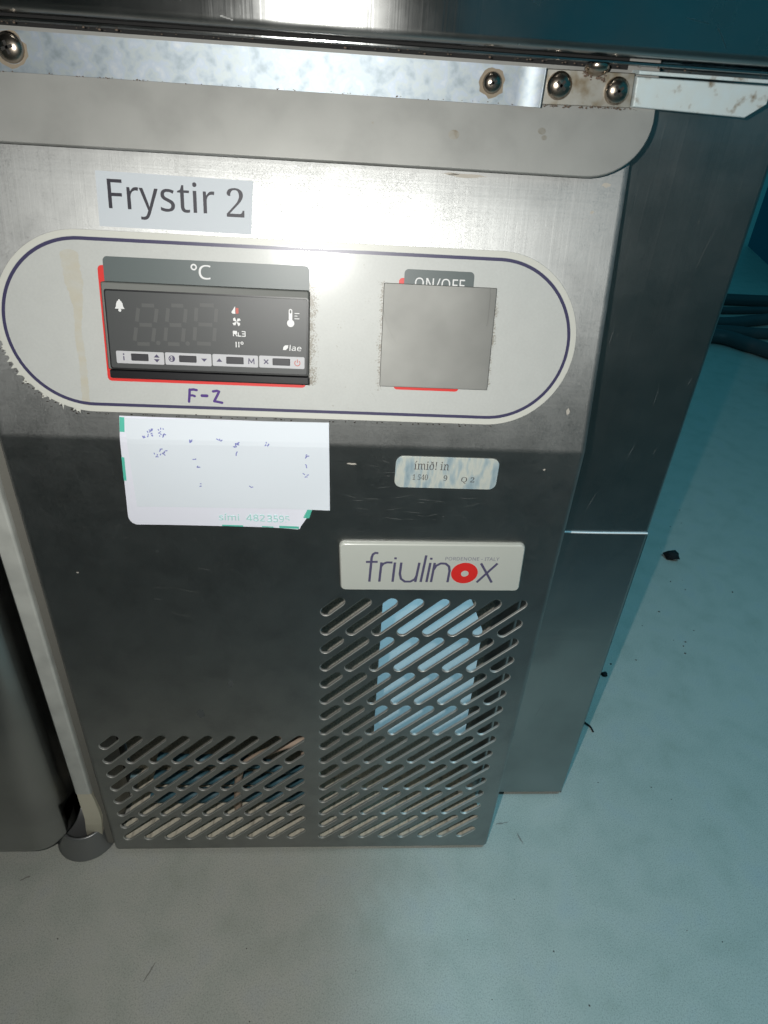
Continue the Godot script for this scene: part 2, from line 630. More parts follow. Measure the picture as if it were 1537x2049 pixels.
func vent(mb: MB, rim: MB, x0: float, count: int, rows: int) -> void:
	## rows of slanting slots cut through the sheet; x0: left end of the slots, COUNT: lattice columns
	var x1 := x0 + (count - 2) * PITCH + ROW - 0.6
	var b := 0.26
	for k in rows:
		var yb := k * ROW
		var yt := yb + ROW
		var lows := []
		var highs := []
		for i in range(-1, count):
			var t0 := SLOT_R + 0.5
			var t1 := ROW - SLOT_R - 0.5
			var xa := x0 + i * PITCH
			if i < 0:
				t0 = x0 + SLOT_R - xa + 0.5
			if i == count - 1:
				t1 = x1 - SLOT_R - xa
			var c0 := Vector2(xa + t0, yb + t0)
			var c1 := Vector2(xa + t1, yb + t1)
			var inner := slot_outline(c0, c1, SLOT_R)
			var outer := slot_outline(c0, c1, SLOT_R + b)
			var n := inner.size()
			for j in n:
				var m := (j + 1) % n
				var nj := -p3((outer[j] - inner[j]).normalized(), 0.0)
				var nm := -p3((outer[m] - inner[m]).normalized(), 0.0)
				var up := Vector3(0, 0, 1)
				rim.quad(p3(outer[j], 0.0), p3(outer[m], 0.0), p3(inner[m], -b), p3(inner[j], -b), (up + nj * 0.3).normalized(), (up + nm * 0.3).normalized(), (nm + up * 0.2).normalized(), (nj + up * 0.2).normalized())
				rim.quad(p3(inner[j], -b), p3(inner[m], -b), p3(inner[m], -1.3), p3(inner[j], -1.3), nj, nm, nm, nj)
			if i < 0:
				highs.append(outer)
			else:
				lows.append(outer)
		var loop := PackedVector2Array([Vector2(x0 - 1.0, yb)])
		for o in lows:
			bridge(loop, o, yb, -1.0)
		loop.append(Vector2(x1 + 1.0, yb))
		loop.append(Vector2(x1 + 1.0, yt))
		for o in highs:
			bridge(loop, o, yt, 1.0)
		loop.append(Vector2(x0 - 1.0, yt))
		var t := Geometry2D.triangulate_polygon(loop)
		if t.is_empty():
			print("vent row ", k, " did not triangulate")
		for i in range(0, t.size(), 3):
			mb.flat(p3(loop[t[i]], 0), p3(loop[t[i + 1]], 0), p3(loop[t[i + 2]], 0), Vector3(0, 0, 1))


func bridge(loop: PackedVector2Array, hole: PackedVector2Array, y: float, side: float) -> void:
	## joins HOLE (counter-clockwise) to the outline through a hair-wide cut at its lowest (side -1) or highest (side 1) point
	var n := hole.size()
	var at := 0
	for i in n:
		if hole[i].y * side > hole[at].y * side:
			at = i
	var e := 0.002 * side
	loop.append(Vector2(hole[at].x + e, y))
	loop.append(hole[at] + Vector2(e, 0))
	for i in range(1, n):
		loop.append(hole[posmod(at - i, n)])
	loop.append(hole[at] + Vector2(-e, 0))
	loop.append(Vector2(hole[at].x - e, y))


func side_profile(x: float, r: float, deep: float, right: bool) -> Array:
	var out := []
	for i in 7:
		var a := 90.0 * i / 6.0
		var dx := r * sin(deg_to_rad(a)) - r
		out.append([x + dx if right else x - dx, r - r * cos(deg_to_rad(a)), a if right else -a])
	out.append([x, deep, 90.0 if right else -90.0])
	return out


func counter_at(local: Vector2, off: float) -> Vector3:
	## a point on the front: local.y up the sheet from the bend, OFF in front of it
	if local.y <= 0.0:
		return Vector3(local.x, BEND + local.y, off)
	var a := deg_to_rad(TILT)
	return Vector3(local.x, BEND, 0) + Vector3(0, cos(a), -sin(a)) * local.y + Vector3(0, sin(a), cos(a)) * off


func screw(parent: Node3D, c: Vector3, r: float, turn: float, axis := Vector3(0, 0, 1)) -> void:
	var mb := MB.new()
	var prof := []
	for i in 9:
		var a := deg_to_rad(90.0 * i / 8.0)
		prof.append([r * cos(a), r * 0.62 * sin(a) + 0.25])
	prof.push_front([r, 0.0])
	prof[-1][0] = 0.001
	lathe(mb, prof, Vector3.ZERO, axis)
	var at := Transform3D(Basis(), Vector3(c.x, c.y + LIFT, c.z) * S)
	var o := part("screw", mb.mesh(), M.screw, parent, at)
	if axis.z > 0.5:
		var cross := MB.new()
		for k in 2:
			var d := Vector2.from_angle(turn + k * PI / 2.0)
			stroke(cross, [-d * r * 0.42, d * r * 0.42], r * 0.2, r * 0.55, r * 0.62 + 0.27)
		part("cross_recess", cross.mesh(), M.recess, o)


func blob(mb: MB, c: Vector3, r: float, flat: float, seed_: int) -> void:
	## a crumb: an uneven lump
	var q := RandomNumberGenerator.new()
	q.seed = seed_
	var rows := []
	for i in 5:
		var row := []
		var la := PI * (float(i) / 4.0 - 0.5)
		for k in 7:
			var lo := TAU * k / 7.0
			var d := Vector3(cos(la) * cos(lo), sin(la) * flat, cos(la) * sin(lo))
			row.append(c + d * r * (q.randf_range(0.65, 1.2) if i > 0 and i < 4 else 1.0))
		rows.append(row)
	for i in 4:
		for k in 7:
			var a: Vector3 = rows[i][k]
			var b: Vector3 = rows[i][(k + 1) % 7]
			var d: Vector3 = rows[i + 1][(k + 1) % 7]
			var e: Vector3 = rows[i + 1][k]
			var nn := ((a + b + d + e) / 4.0 - c).normalized()
			mb.fquad(a, b, d, e, nn)


func specks(mb: MB, a: Vector3, b: Vector3, count: int, spread: float, size: float) -> void:
	for k in count:
		var t := rng.randf()
		var c := a.lerp(b, t) + Vector3(0, rng.randfn() * spread, rng.randf() * 0.15)
		blob(mb, c, size * rng.randf_range(0.3, 1.3) * rng.randf_range(0.5, 1.0), 0.55, rng.randi())


func build_counter() -> Node3D:
	var root := Node3D.new()
	root.name = "freezer_counter"
	add_child(root)
	tag(root, "stainless steel freezer counter end with digital thermostat, slotted vents and maker's badge", "freezer")

	# ---- lower front sheet with its two vents
	var mb := MB.new()
	var lx := -119.6
	var lcount := 9
	var rcount := 8
	var rim := MB.new()
	vent(mb, rim, lx, lcount, 4)
	vent(mb, rim, 0.0, rcount, 8)
	var l0 := lx - 1.0
	var l1 := lx + (lcount - 2) * PITCH + ROW - 0.6 + 1.0
	var r0 := -1.0
	var r1 := (rcount - 2) * PITCH + ROW - 0.6 + 1.0
	var xa := -123.5
	var xb := 107.0
	var up := Vector3(0, 0, 1)
	for q in [[xa, -9.0, xb, 0.0], [xa, 0.0, l0, 200.0], [l1, 0.0, r0, 200.0], [r1, 0.0, xb, 200.0], [l0, 100.0, l1, 200.0], [xa, 200.0, xb, 278.8]]:
		mb.fquad(Vector3(q[0], q[1], 0), Vector3(q[2], q[1], 0), Vector3(q[2], q[3], 0), Vector3(q[0], q[3], 0), up)
	sweep(mb, [[-9.0, 0.0, 0.0], [278.8, 0.0, 0.0]], side_profile(110.0, 3.0, 37.0, true))
	sweep(mb, [[-9.0, 0.0, 0.0], [278.8, 0.0, 0.0]], side_profile(-126.5, 3.0, 37.0, false))
	mb.fquad(Vector3(xa, -9, 0), Vector3(xb, -9, 0), Vector3(xb, -9, -3), Vector3(xa, -9, -3), Vector3(0, -1, 0))
	var front := part("vented_front_panel", mb.mesh(), M.steel, root, FRONT)
	part("punched_edges", rim.mesh(), M.cut, front)

	# ---- leaning control panel above the bend
	mb = MB.new()
	var st := []
	var tz := deg_to_rad(TILT)
	var top := Vector2(BEND + 1.2 * cos(tz), -1.2 * sin(tz))
	for i in 7:
		var t := i / 6.0
		var p := Vector2(278.8, 0).lerp(Vector2(BEND, 0), t).lerp(Vector2(BEND, 0).lerp(top, t), t)
		st.append([p.x, p.y, TILT * t])
	st.append([BEND + 122.0 * cos(tz), -122.0 * sin(tz), TILT])
	var across := side_profile(-126.5, 3.0, 30.0, false)
	across.reverse()
	across.append_array(side_profile(110.0, 3.0, 14.0, true))
	sweep(mb, st, across)
	part("control_panel", mb.mesh(), M.steel, root, FRONT)

	# ---- pull lip above the control panel
	mb = MB.new()
	var shape := PackedVector2Array([Vector2(-330, 40), Vector2(-330, 0), Vector2(90, 0)])
	for p in arc(Vector2(90, 20.5), 1.0, -84, 0, 12):
		shape.append(Vector2(90, 20.5) + (p - Vector2(90, 20.5)) * Vector2(22.5, 20.5))
	shape.append(Vector2(112.5, 40))
	ext(mb, shape, -1.6, 0.0, 0.5)
	part("pull_lip", mb.mesh(), M.lip, root, LIP)
	for q in [[43.5, 10.6, 1.5], [73.6, 13.4, 1.1], [74.6, 11.4, 0.8], [16.0, 12.6, 0.35]]:
		mb = MB.new()
		ext(mb, disc(Vector2(q[0], q[1]), q[2], 14, 1.25), -0.1, 0.04)
		part("dried_spot", mb.mesh(), M.bracket, root, LIP)

	# ---- stained strip under the worktop
	mb = MB.new()
	var xs := [[-330.0, 0.0, 0.0], [63.0, 0.0, 0.0]]
	for i in 6:
		var a := 30.0 * (i + 1) / 6.0
		xs.append([63.0 + 16.0 * sin(deg_to_rad(a)), -16.0 + 16.0 * cos(deg_to_rad(a)), -a])
	xs.append([71.6, -2.0, 60.0])
	xs.append([71.7, 5.0, 90.0])
	sweep(mb, [[400.4, -18.0, 0.0], [411.5, -18.0, 0.0]], xs)
	mb.fquad(Vector3(-330, 400.4, -18), Vector3(63, 400.4, -18), Vector3(63, 400.4, -26), Vector3(-330, 400.4, -26), Vector3(0, -1, 0))
	mb.fquad(Vector3(-330, 411.5, -18), Vector3(63, 411.5, -18), Vector3(63, 411.5, -30), Vector3(-330, 411.5, -30), Vector3(0, 1, 0))
	part("stained_strip", mb.mesh(), M.strip, root, FRONT)

	# ---- hinge plate and white rail to the right of it
	mb = MB.new()
	ext(mb, PackedVector2Array([Vector2(72.0, 401.2), Vector2(103.0, 401.9), Vector2(102.2, 411.8), Vector2(71.6, 411.4)]), -24.0, -19.6, 0.3)
	part("hinge_plate", mb.mesh(), M.bracket, root, FRONT)
	mb = MB.new()
	ext(mb, PackedVector2Array([Vector2(103.4, 402.2), Vector2(143.2, 401.2), Vector2(149.6, 405.6), Vector2(149.6, 411.0), Vector2(102.6, 411.0)]), -32.0, -18.6, 0.5)
	part("white_rail", mb.mesh(), M.enamel, root, FRONT)
	mb = MB.new()
	ext(mb, PackedVector2Array([Vector2(102.8, 411.5), Vector2(149.6, 411.5), Vector2(149.6, 412.7), Vector2(102.8, 412.7)]), -32.0, -18.0, 0.3)
	part("rail_flange", mb.mesh(), M.enamel, root, FRONT)
	screw(root, Vector3(-98.0, 406.9, -18.0), 4.3, 0.3)
	screw(root, Vector3(54.6, 406.4, -18.0), 3.2, 0.5)
	screw(root, Vector3(77.4, 406.9, -19.6), 4.2, 0.9)
	screw(root, Vector3(97.0, 406.5, -19.6), 4.2, 0.7)
	screw(root, Vector3(88.4, 412.9, -18.0), 4.0, 0.0, Vector3(0, -1, 0.25).normalized())
	for q in [[54.6, 406.3, 4.4, 3.3], [-98.0, 406.4, 5.2, 4.4]]:
		mb = MB.new()
		var o := disc(Vector2.ZERO, 1.0, 22)
		var inn := disc(Vector2.ZERO, 1.0, 22)
		for i in 22:
			o[i] = Vector2(q[0], q[1]) + o[i] * q[2] * rng.randf_range(0.86, 1.06)
			inn[i] = Vector2(q[0], q[1]) + inn[i] * q[3] * 0.9
		ring(mb, o, inn, -18.1, -17.96)
		part("rust_ring", mb.mesh(), M.stain, root, FRONT)

	# ---- worktop: rolled front edge, a thin second sheet below it, dark joint
	mb = MB.new()
	var prof := [[520.0, -12.5, 0.0], [419.0, -12.5, 0.0]]
	for i in 8:
		var a := 90.0 * (i + 1) / 8.0
		prof.append([419.0 - 3.2 * sin(deg_to_rad(a)), -12.5 - 3.2 + 3.2 * cos(deg_to_rad(a)), -a])
	prof.append([415.8, -40.0, -90.0])
	sweep(mb, prof, [[-330.0, 0.0, 0.0], [240.0, 0.0, 0.0]])
	mb.fquad(Vector3(-330, 520, -12.5), Vector3(240, 520, -12.5), Vector3(240, 520, -700), Vector3(-330, 520, -700), Vector3(0, 1, 0))
	mb.fquad(Vector3(240, 415.8, -15), Vector3(240, 520, -15), Vector3(240, 520, -700), Vector3(240, 415.8, -700), Vector3(1, 0, 0))
	mb.fquad(Vector3(-330, 415.8, -40), Vector3(240, 415.8, -40), Vector3(240, 415.8, -700), Vector3(-330, 415.8, -700), Vector3(0, -1, 0))
	part("worktop", mb.mesh(), M.edge, root, FRONT)
	mb = MB.new()
	ext(mb, PackedVector2Array([Vector2(-330, 413.6), Vector2(235, 413.9), Vector2(235, 415.0), Vector2(-330, 414.7)]), -60.0, -15.8, 0.35)
	part("lower_sheet_edge", mb.mesh(), M.edge, root, FRONT)
	mb = MB.new()
	mb.box(Vector3(-330, 411.9, -60), Vector3(101, 416.5, -24.5))
	part("joint_filler", mb.mesh(), M.gap, root, FRONT)

	# ---- set-back end panel on the right: two sheets, the lower one slightly proud
	mb = MB.new()
	var rx := [[96.0, 0.0, 0.0], [168.0, 0.0, 0.0]]
	for q in side_profile(170.4, 2.4, 660.0, true).slice(1):
		rx.append(q)
	sweep(mb, [[213.6, -39.0, 0.0], [414.0, -39.0, 0.0]], rx)
	part("upper_end_panel", mb.mesh(), M.sleek_steel, root, FRONT)
	mb = MB.new()
	sweep(mb, [[-9.0, -38.4, 0.0], [212.5, -38.4, 0.0], [212.9, -38.5, 35.0], [213.1, -38.8, 70.0], [213.1, -41.0, 90.0]], rx)
	part("lower_end_panel", mb.mesh(), M.sleek_steel, root, FRONT)
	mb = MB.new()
	tube(mb, [Vector3(112, 213.3, -38.6), Vector3(140, 213.1, -38.6), Vector3(169.4, 213.5, -38.6)], 0.5, 8, 6)  # thin white line laid along the joint of the two sheets
	part("white_seam_line", mb.mesh(), M.white_print, root, FRONT)

	# ---- what the vents show
	mb = MB.new()
	mb.box(Vector3(-132, 276, -240), Vector3(110, 279, -38))
	mb.box(Vector3(-134, -12.9, -660), Vector3(-131.5, 414, -39))
	mb.box(Vector3(-131.4, -12.9, -64), Vector3(163, -9.7, -60))
	mb.box(Vector3(-2.6, 0, -240), Vector3(-0.6, 276, -6))
	mb.box(Vector3(163, -12.9, -655), Vector3(167, 200, -44))  # this skirt and the next are added to stop lamp light leaking out
	mb.box(Vector3(111, -12.9, -46), Vector3(163, 60, -42))
	part("inner_shell", mb.mesh(), M.liner, root, FRONT)
	mb = MB.new()
	var hole := [Vector2(35.2, 38.0), Vector2(96.5, 38.0), Vector2(95.2, 133.0), Vector2(85.0, 158.0), Vector2(80.0, 172.0), Vector2(34.6, 172.0)]
	for quad in [[Vector2(0, -9.6), Vector2(110, -9.6), hole[1], hole[0]], [Vector2(110, -9.6), Vector2(110, 133), hole[2], hole[1]], [Vector2(110, 133), Vector2(110, 276), hole[3], hole[2]], [Vector2(110, 276), Vector2(80, 276), hole[4], hole[3]], [Vector2(80, 276), Vector2(0, 276), hole[5], hole[4]], [Vector2(0, 276), Vector2(0, -9.6), hole[0], hole[5]]]:
		mb.fquad(p3(quad[0], -50), p3(quad[1], -50), p3(quad[2], -50), p3(quad[3], -50), up)
	part("dusty_baffle", mb.mesh(), M.fluff, root, FRONT)
	mb = MB.new()
	mb.box(Vector3(4, -12.6, -420), Vector3(165, -11.2, -70))  # sheet added over the floor, coloured for the teal light there
	part("tinted_floor_sheet", mb.mesh(), M.pale_blue, root, FRONT)
	mb = MB.new()
	mb.box(Vector3(-124, -12, -59.5), Vector3(108, -9.6, -4))
	part("base_tray", mb.mesh(), M.tray, root, FRONT)
	mb = MB.new()
	mb.fquad(Vector3(-131, -9.6, -58), Vector3(-2, -9.6, -58), Vector3(-2, 276, -58), Vector3(-131, 276, -58), up)
	part("dusty_screen", mb.mesh(), M.fluff, root, FRONT)
	var pipes := [
		[[Vector3(-2, 96, -34), Vector3(-18, 92, -28), Vector3(-27, 80, -25), Vector3(-21, 66, -27), Vector3(-8, 60, -32)], 2.6],
		[[Vector3(-4, 72, -20), Vector3(-22, 66, -19), Vector3(-38, 56, -19), Vector3(-48, 42, -21), Vector3(-52, 16, -24), Vector3(-53, -6, -24)], 2.4],
		[[Vector3(-6, 104, -42), Vector3(-12, 70, -40), Vector3(-10, 38, -36), Vector3(-14, 6, -34)], 2.2],
	]
	for q in pipes:
		mb = MB.new()
		tube(mb, q[0], q[1], 8, 6)
		part("copper_pipe", mb.mesh(), M.copper, root, FRONT)
	for k in 3:
		mb = MB.new()
		tube(mb, [Vector3(-108 + k * 3, 2 + k * 15, -30 - k * 3), Vector3(-80, 6 + k * 14, -27 - k * 3), Vector3(-50, 1 + k * 15, -31 - k * 2), Vector3(-22, 5 + k * 14, -28), Vector3(-4, 3 + k * 14, -34)], 5.0 - k * 0.6, 9, 6)
		part("coolant_hose", mb.mesh(), M.rubber_blue, root, FRONT)

	# ---- door beside it, the pale frame post and the foot
	mb = MB.new()
	var dx := [[-420.0, 0.0, 0.0], [-168.0, 0.0, 0.0]]
	for i in 9:
		var a := 90.0 * (i + 1) / 9.0
		dx.append([-168.0 + 20.0 * sin(deg_to_rad(a)), 20.0 - 20.0 * cos(deg_to_rad(a)), a])
	dx.append([-148.0, 34.0, 90.0])
	var dy := [[3.0, -8.0, -90.0]]
	for i in 7:
		var a := 90.0 - 90.0 * i / 6.0
		dy.append([13.0 - 10.0 * sin(deg_to_rad(a)), 2.0 + 10.0 * cos(deg_to_rad(a)), -a])
	dy.append([400.0, 12.0, 0.0])
	sweep(mb, dy, dx)
	part("door", mb.mesh(), M.sleek_steel, root, FRONT)
	mb = MB.new()
	ext(mb, PackedVector2Array([Vector2(-140.6, 45), Vector2(-131.6, 45), Vector2(-131.6, 400), Vector2(-140.6, 400)]), -9.0, -1.0, 1.2)
	part("frame_post", mb.mesh(), M.white_post, root, FRONT)
	mb = MB.new()
	mb.box(Vector3(-131.2, -8, -34), Vector3(-127.4, 400, -3.5))
	part("post_seal", mb.mesh(), M.seal, root, FRONT)
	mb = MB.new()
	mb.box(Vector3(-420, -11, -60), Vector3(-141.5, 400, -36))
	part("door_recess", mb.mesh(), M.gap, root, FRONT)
	mb = MB.new()
	var fp := [[Vector2(-140.0, -131.8), 45.0, -2.0], [Vector2(-139.8, -130.8), 38.0, -1.6], [Vector2(-139.4, -129.8), 29.0, -1.0], [Vector2(-139.3, -129.6), 22.0, -0.8], [Vector2(-140.2, -130.6), 15.0, -1.2], [Vector2(-141.6, -132.0), 8.0, -2.4], [Vector2(-142.8, -133.4), 0.0, -4.0]]
	for i in fp.size() - 1:
		var a: Array = fp[i]
		var b: Array = fp[i + 1]
		var nn := Vector3(0, (b[2] - a[2]), a[1] - b[1]).normalized()
		mb.fquad(Vector3(a[0].x, a[1], a[2]), Vector3(a[0].y, a[1], a[2]), Vector3(b[0].y, b[1], b[2]), Vector3(b[0].x, b[1], b[2]), nn)
		mb.fquad(Vector3(a[0].y, a[1], a[2]), Vector3(b[0].y, b[1], b[2]), Vector3(b[0].y, b[1], -14), Vector3(a[0].y, a[1], -14), Vector3.RIGHT)
		mb.fquad(Vector3(a[0].x, a[1], a[2]), Vector3(b[0].x, b[1], b[2]), Vector3(b[0].x, b[1], -14), Vector3(a[0].x, a[1], -14), Vector3.LEFT)
	part("leg_bracket", mb.mesh(), M.foot_white, root, FRONT)
	mb = MB.new()
	lathe(mb, [[17.6, 0.0], [18.3, 0.8], [18.3, 1.8], [17.4, 2.8], [16.2, 8.0], [15.0, 14.0], [14.4, 17.0], [13.6, 18.0], [12.2, 17.6], [11.8, 12.0], [0.01, 11.8]], Vector3(-146.2, -13.0, -12.0), Vector3.UP, 36)
	part("adjustable_foot", mb.mesh(), M.foot_metal, root, FRONT)

	# ---- grime in the joints
	mb = MB.new()
	specks(mb, Vector3(-108, 400.4, -17.9), Vector3(70, 400.9, -17.9), 90, 0.12, 0.3)
	specks(mb, Vector3(70, 401.0, -18.4), Vector3(106, 401.7, -18.4), 60, 0.2, 0.5)
	specks(mb, Vector3(-100, 413.2, -16.5), Vector3(150, 413.4, -16.5), 70, 0.2, 0.45)
	specks(mb, Vector3(84, 411.0, -19.2), Vector3(93, 409.5, -19.2), 26, 0.6, 0.7)
	tag(part("joint_grime", mb.mesh(), M.rust, root, FRONT), "", "", "", "stuff")
	mb = MB.new()
	specks(mb, Vector3(20, 103.0, 0.2), Vector3(96, 101.0, 0.2), 0, 0.2, 0.4)
	specks(mb, Vector3(-128, 60, 0.0), Vector3(100, 10.4, 0.0), 0, 0.2, 0.4)
	for k in 60:
		blob(mb, Vector3(rng.randf_range(-100, 70), 10.0 + rng.randfn() * 0.25, 0.1), rng.randf_range(0.15, 0.5), 0.5, rng.randi())
	for k in 50:
		var a := deg_to_rad(rng.randf_range(185, 268))
		var rr := 33.2 + absf(rng.randfn()) * 0.7
		blob(mb, Vector3(-87.0 + rr * cos(a), 43.5 + rr * sin(a), 0.02), rng.randf_range(0.12, 0.55), 0.3, rng.randi())
	tag(part("label_edge_grime", mb.mesh(), M.grime, root, PLATE), "", "", "", "stuff")

	# ---- dried residue and flecks
	for q in [[50.0, 100.6, 8.0, 0.7, 1], [45.0, 100.9, 3.5, 0.5, 1], [101.6, 100.2, 2.0, 0.8, 1], [97.8, 91.0, 0.8, 0.6, 1], [99.5, 17.0, 0.8, 1.5, 1], [12.5, 271.8, 2.3, 0.5, 0], [93.6, 271.6, 0.7, 0.5, 0], [-108.0, 212.0, 0.8, 0.4, 0], [-45.0, 141.0, 1.8, 2.6, 0], [-62.0, 118.0, 3.0, 3.4, 0]]:
		var patch := PackedVector2Array()
		for i in 14:
			var a := TAU * i / 14.0
			patch.append(Vector2(q[0] + cos(a) * q[2] * rng.randf_range(0.55, 1.1), q[1] + sin(a) * q[3] * rng.randf_range(0.55, 1.1)))
		mb = MB.new()
		ext(mb, patch, -0.05, 0.03)
		part("dried_residue", mb.mesh(), M.residue if q[2] * q[3] < 4.0 or q[4] == 1 else M.film_mark, root, PLATE if q[4] == 1 else FRONT)

	# ---- scratches in the sheets: hair-thin bright furrows
	mb = MB.new()
	for q in [[10.0, 62.0, 245.0, 275.0, 34, 0.0], [-95.0, 95.0, 150.0, 272.0, 9, 0.15], [-100.0, -40.0, 180.0, 235.0, 8, -0.15]]:
		for k in q[4]:
			var c := Vector2(rng.randf_range(q[0], q[1]), rng.randf_range(q[2], q[3]))
			scratch(mb, c, q[5] + rng.randfn() * 0.16, rng.randf_range(1.5, 15.0) * rng.randf_range(0.4, 1.0), rng.randf_range(0.07, 0.16), 0.0)
	tag(part("scratches", mb.mesh(), M.scratch, root, FRONT), "", "", "", "stuff")
	mb = MB.new()
	for k in 16:
		var c := Vector2(rng.randf_range(118, 166), rng.randf_range(225, 398) if k < 13 else rng.randf_range(20, 205))
		scratch(mb, c, 1.45 + rng.randfn() * 0.1, rng.randf_range(2.0, 26.0) * rng.randf(), rng.randf_range(0.08, 0.2), -38.95 if c.y > 214.0 else -38.35)
	tag(part("scratches", mb.mesh(), M.scratch, root, FRONT), "", "", "", "stuff")

	build_control_label(root)
	build_controller(root)
	build_badge(root)
	return root


func scratch(mb: MB, c: Vector2, angle: float, length: float, w: float, z: float) -> void:
	var bend := rng.randfn() * 0.02
	var p := c
	var n := maxi(3, int(length / 1.5))
	for i in n:
		var d := Vector2.from_angle(angle + bend * i)
		var q := p + d * length / n
		var s0 := Vector2(-d.y, d.x) * w * 0.5 * sin(PI * (i + 0.15) / (n + 0.3))
		var s1 := Vector2(-d.y, d.x) * w * 0.5 * sin(PI * (i + 1.15) / (n + 0.3))
		mb.fquad(p3(p - s0, z + 0.02), p3(q - s1, z + 0.02), p3(q + s1, z + 0.02), p3(p + s0, z + 0.02), Vector3(0, 0, 1))
		p = q


func build_control_label(root: Node3D) -> void:
	var mb := MB.new()
	var mid := 43.5
	var outer := rrect(-119.8, mid - 32.8, 98.6, mid + 32.8, 32.8, 24)
	ext(mb, outer, 0.0, 0.22, 0.1)
	# torn fringe of the film at its lower left
	for k in 26:
		var a := deg_to_rad(lerpf(188, 262, rng.randf()))
		var c := Vector2(-87.0 + 32.8 * cos(a), mid + 32.8 * sin(a))
		var out := Vector2(cos(a), sin(a))
		var side := Vector2(-out.y, out.x)
		var w := rng.randf_range(0.5, 1.8)
		ext(mb, PackedVector2Array([c - side * w - out, c + out * rng.randf_range(0.5, 2.0) + side * rng.randf_range(-1.5, 1.0), c + side * w - out]), 0.0, rng.randf_range(0.12, 0.2))
	var base := part("control_label", mb.mesh(), M.sticker_edge, root, PLATE)
	mb = MB.new()
	var film := StandardMaterial3D.new()
	film.albedo_texture = sticker_texture()
	film.roughness = 0.45
	film.metallic = 0.0
	film.clearcoat_enabled = true
	film.clearcoat = 1.0
	film.clearcoat_roughness = 0.13
	film.uv1_scale = Vector3(256.0 / 221.0, 256.0 / 67.0, 1)
	film.uv1_offset = Vector3(121.0 / 221.0, 77.0 / 67.0, 0)
	ext(mb, rrect(-117.6, mid - 30.6, 96.4, mid + 30.6, 30.6, 24), 0.2, 0.26)
	part("silver_film", mb.mesh(), film, base)
	mb = MB.new()
	ring(mb, rrect(-117.4, mid - 30.4, 96.2, mid + 30.4, 30.4, 24), rrect(-116.2, mid - 29.2, 95.0, mid + 29.2, 29.2, 24), 0.2, 0.30)
	part("navy_line", mb.mesh(), M.navy, base)
	mb = MB.new()
	ext(mb, rrect(-81.4, 22.9, -6.1, 64.6, 1.6), 0.2, 0.29)
	part("red_patch", mb.mesh(), M.red, base)
	mb = MB.new()
	ext(mb, rrect(-79.3, 50.0, -5.0, 67.7, 1.6), 0.2, 0.32)
	part("grey_patch", mb.mesh(), M.slate, base)
	part("degree_print", text("C", "Droid Sans", Rect2(-45.3, 61.3, 4.4, 5.0), 0.3, 0.36), M.white_print, base)
	mb = MB.new()
	ring(mb, disc(Vector2(-47.0, 65.4), 1.15, 20), disc(Vector2(-47.0, 65.4), 0.62, 20), 0.3, 0.36)
	part("degree_ring", mb.mesh(), M.white_print, base)
	mb = MB.new()
	ext(mb, rrect(28.2, 23.6, 54.0, 65.2, 1.4), 0.2, 0.29)
	part("red_patch", mb.mesh(), M.red, base)
	mb = MB.new()
	ext(mb, rrect(30.1, 45.0, 56.4, 68.4, 1.6), 0.2, 0.32)
	part("grey_patch", mb.mesh(), M.slate, base)
	part("switch_print", text("ON/OFF", "Droid Sans", Rect2(34.2, 61.5, 18.8, 4.1), 0.3, 0.36), M.white_print, base)
	# hand-written in purple marker
	mb = MB.new()
	stroke(mb, [Vector2(-51.3, 15.9), Vector2(-51.0, 18.4), Vector2(-50.8, 20.6)], 0.98, 0.24, 0.31, true)
	stroke(mb, [Vector2(-50.8, 20.5), Vector2(-49.3, 20.7), Vector2(-48.2, 20.5)], 0.98, 0.24, 0.312, true)
	stroke(mb, [Vector2(-51.0, 18.3), Vector2(-49.8, 18.4), Vector2(-49.0, 18.1)], 0.9, 0.24, 0.314, true)
	stroke(mb, [Vector2(-46.2, 18.4), Vector2(-44.3, 18.4)], 1.15, 0.24, 0.31, true)
	stroke(mb, [Vector2(-41.9, 20.2), Vector2(-40.4, 20.5), Vector2(-39.6, 20.2), Vector2(-40.4, 18.6), Vector2(-41.6, 16.4), Vector2(-40.2, 16.2), Vector2(-38.6, 15.9)], 0.98, 0.24, 0.31, true)
	part("marker_writing", mb.mesh(), M.purple_pen, base)


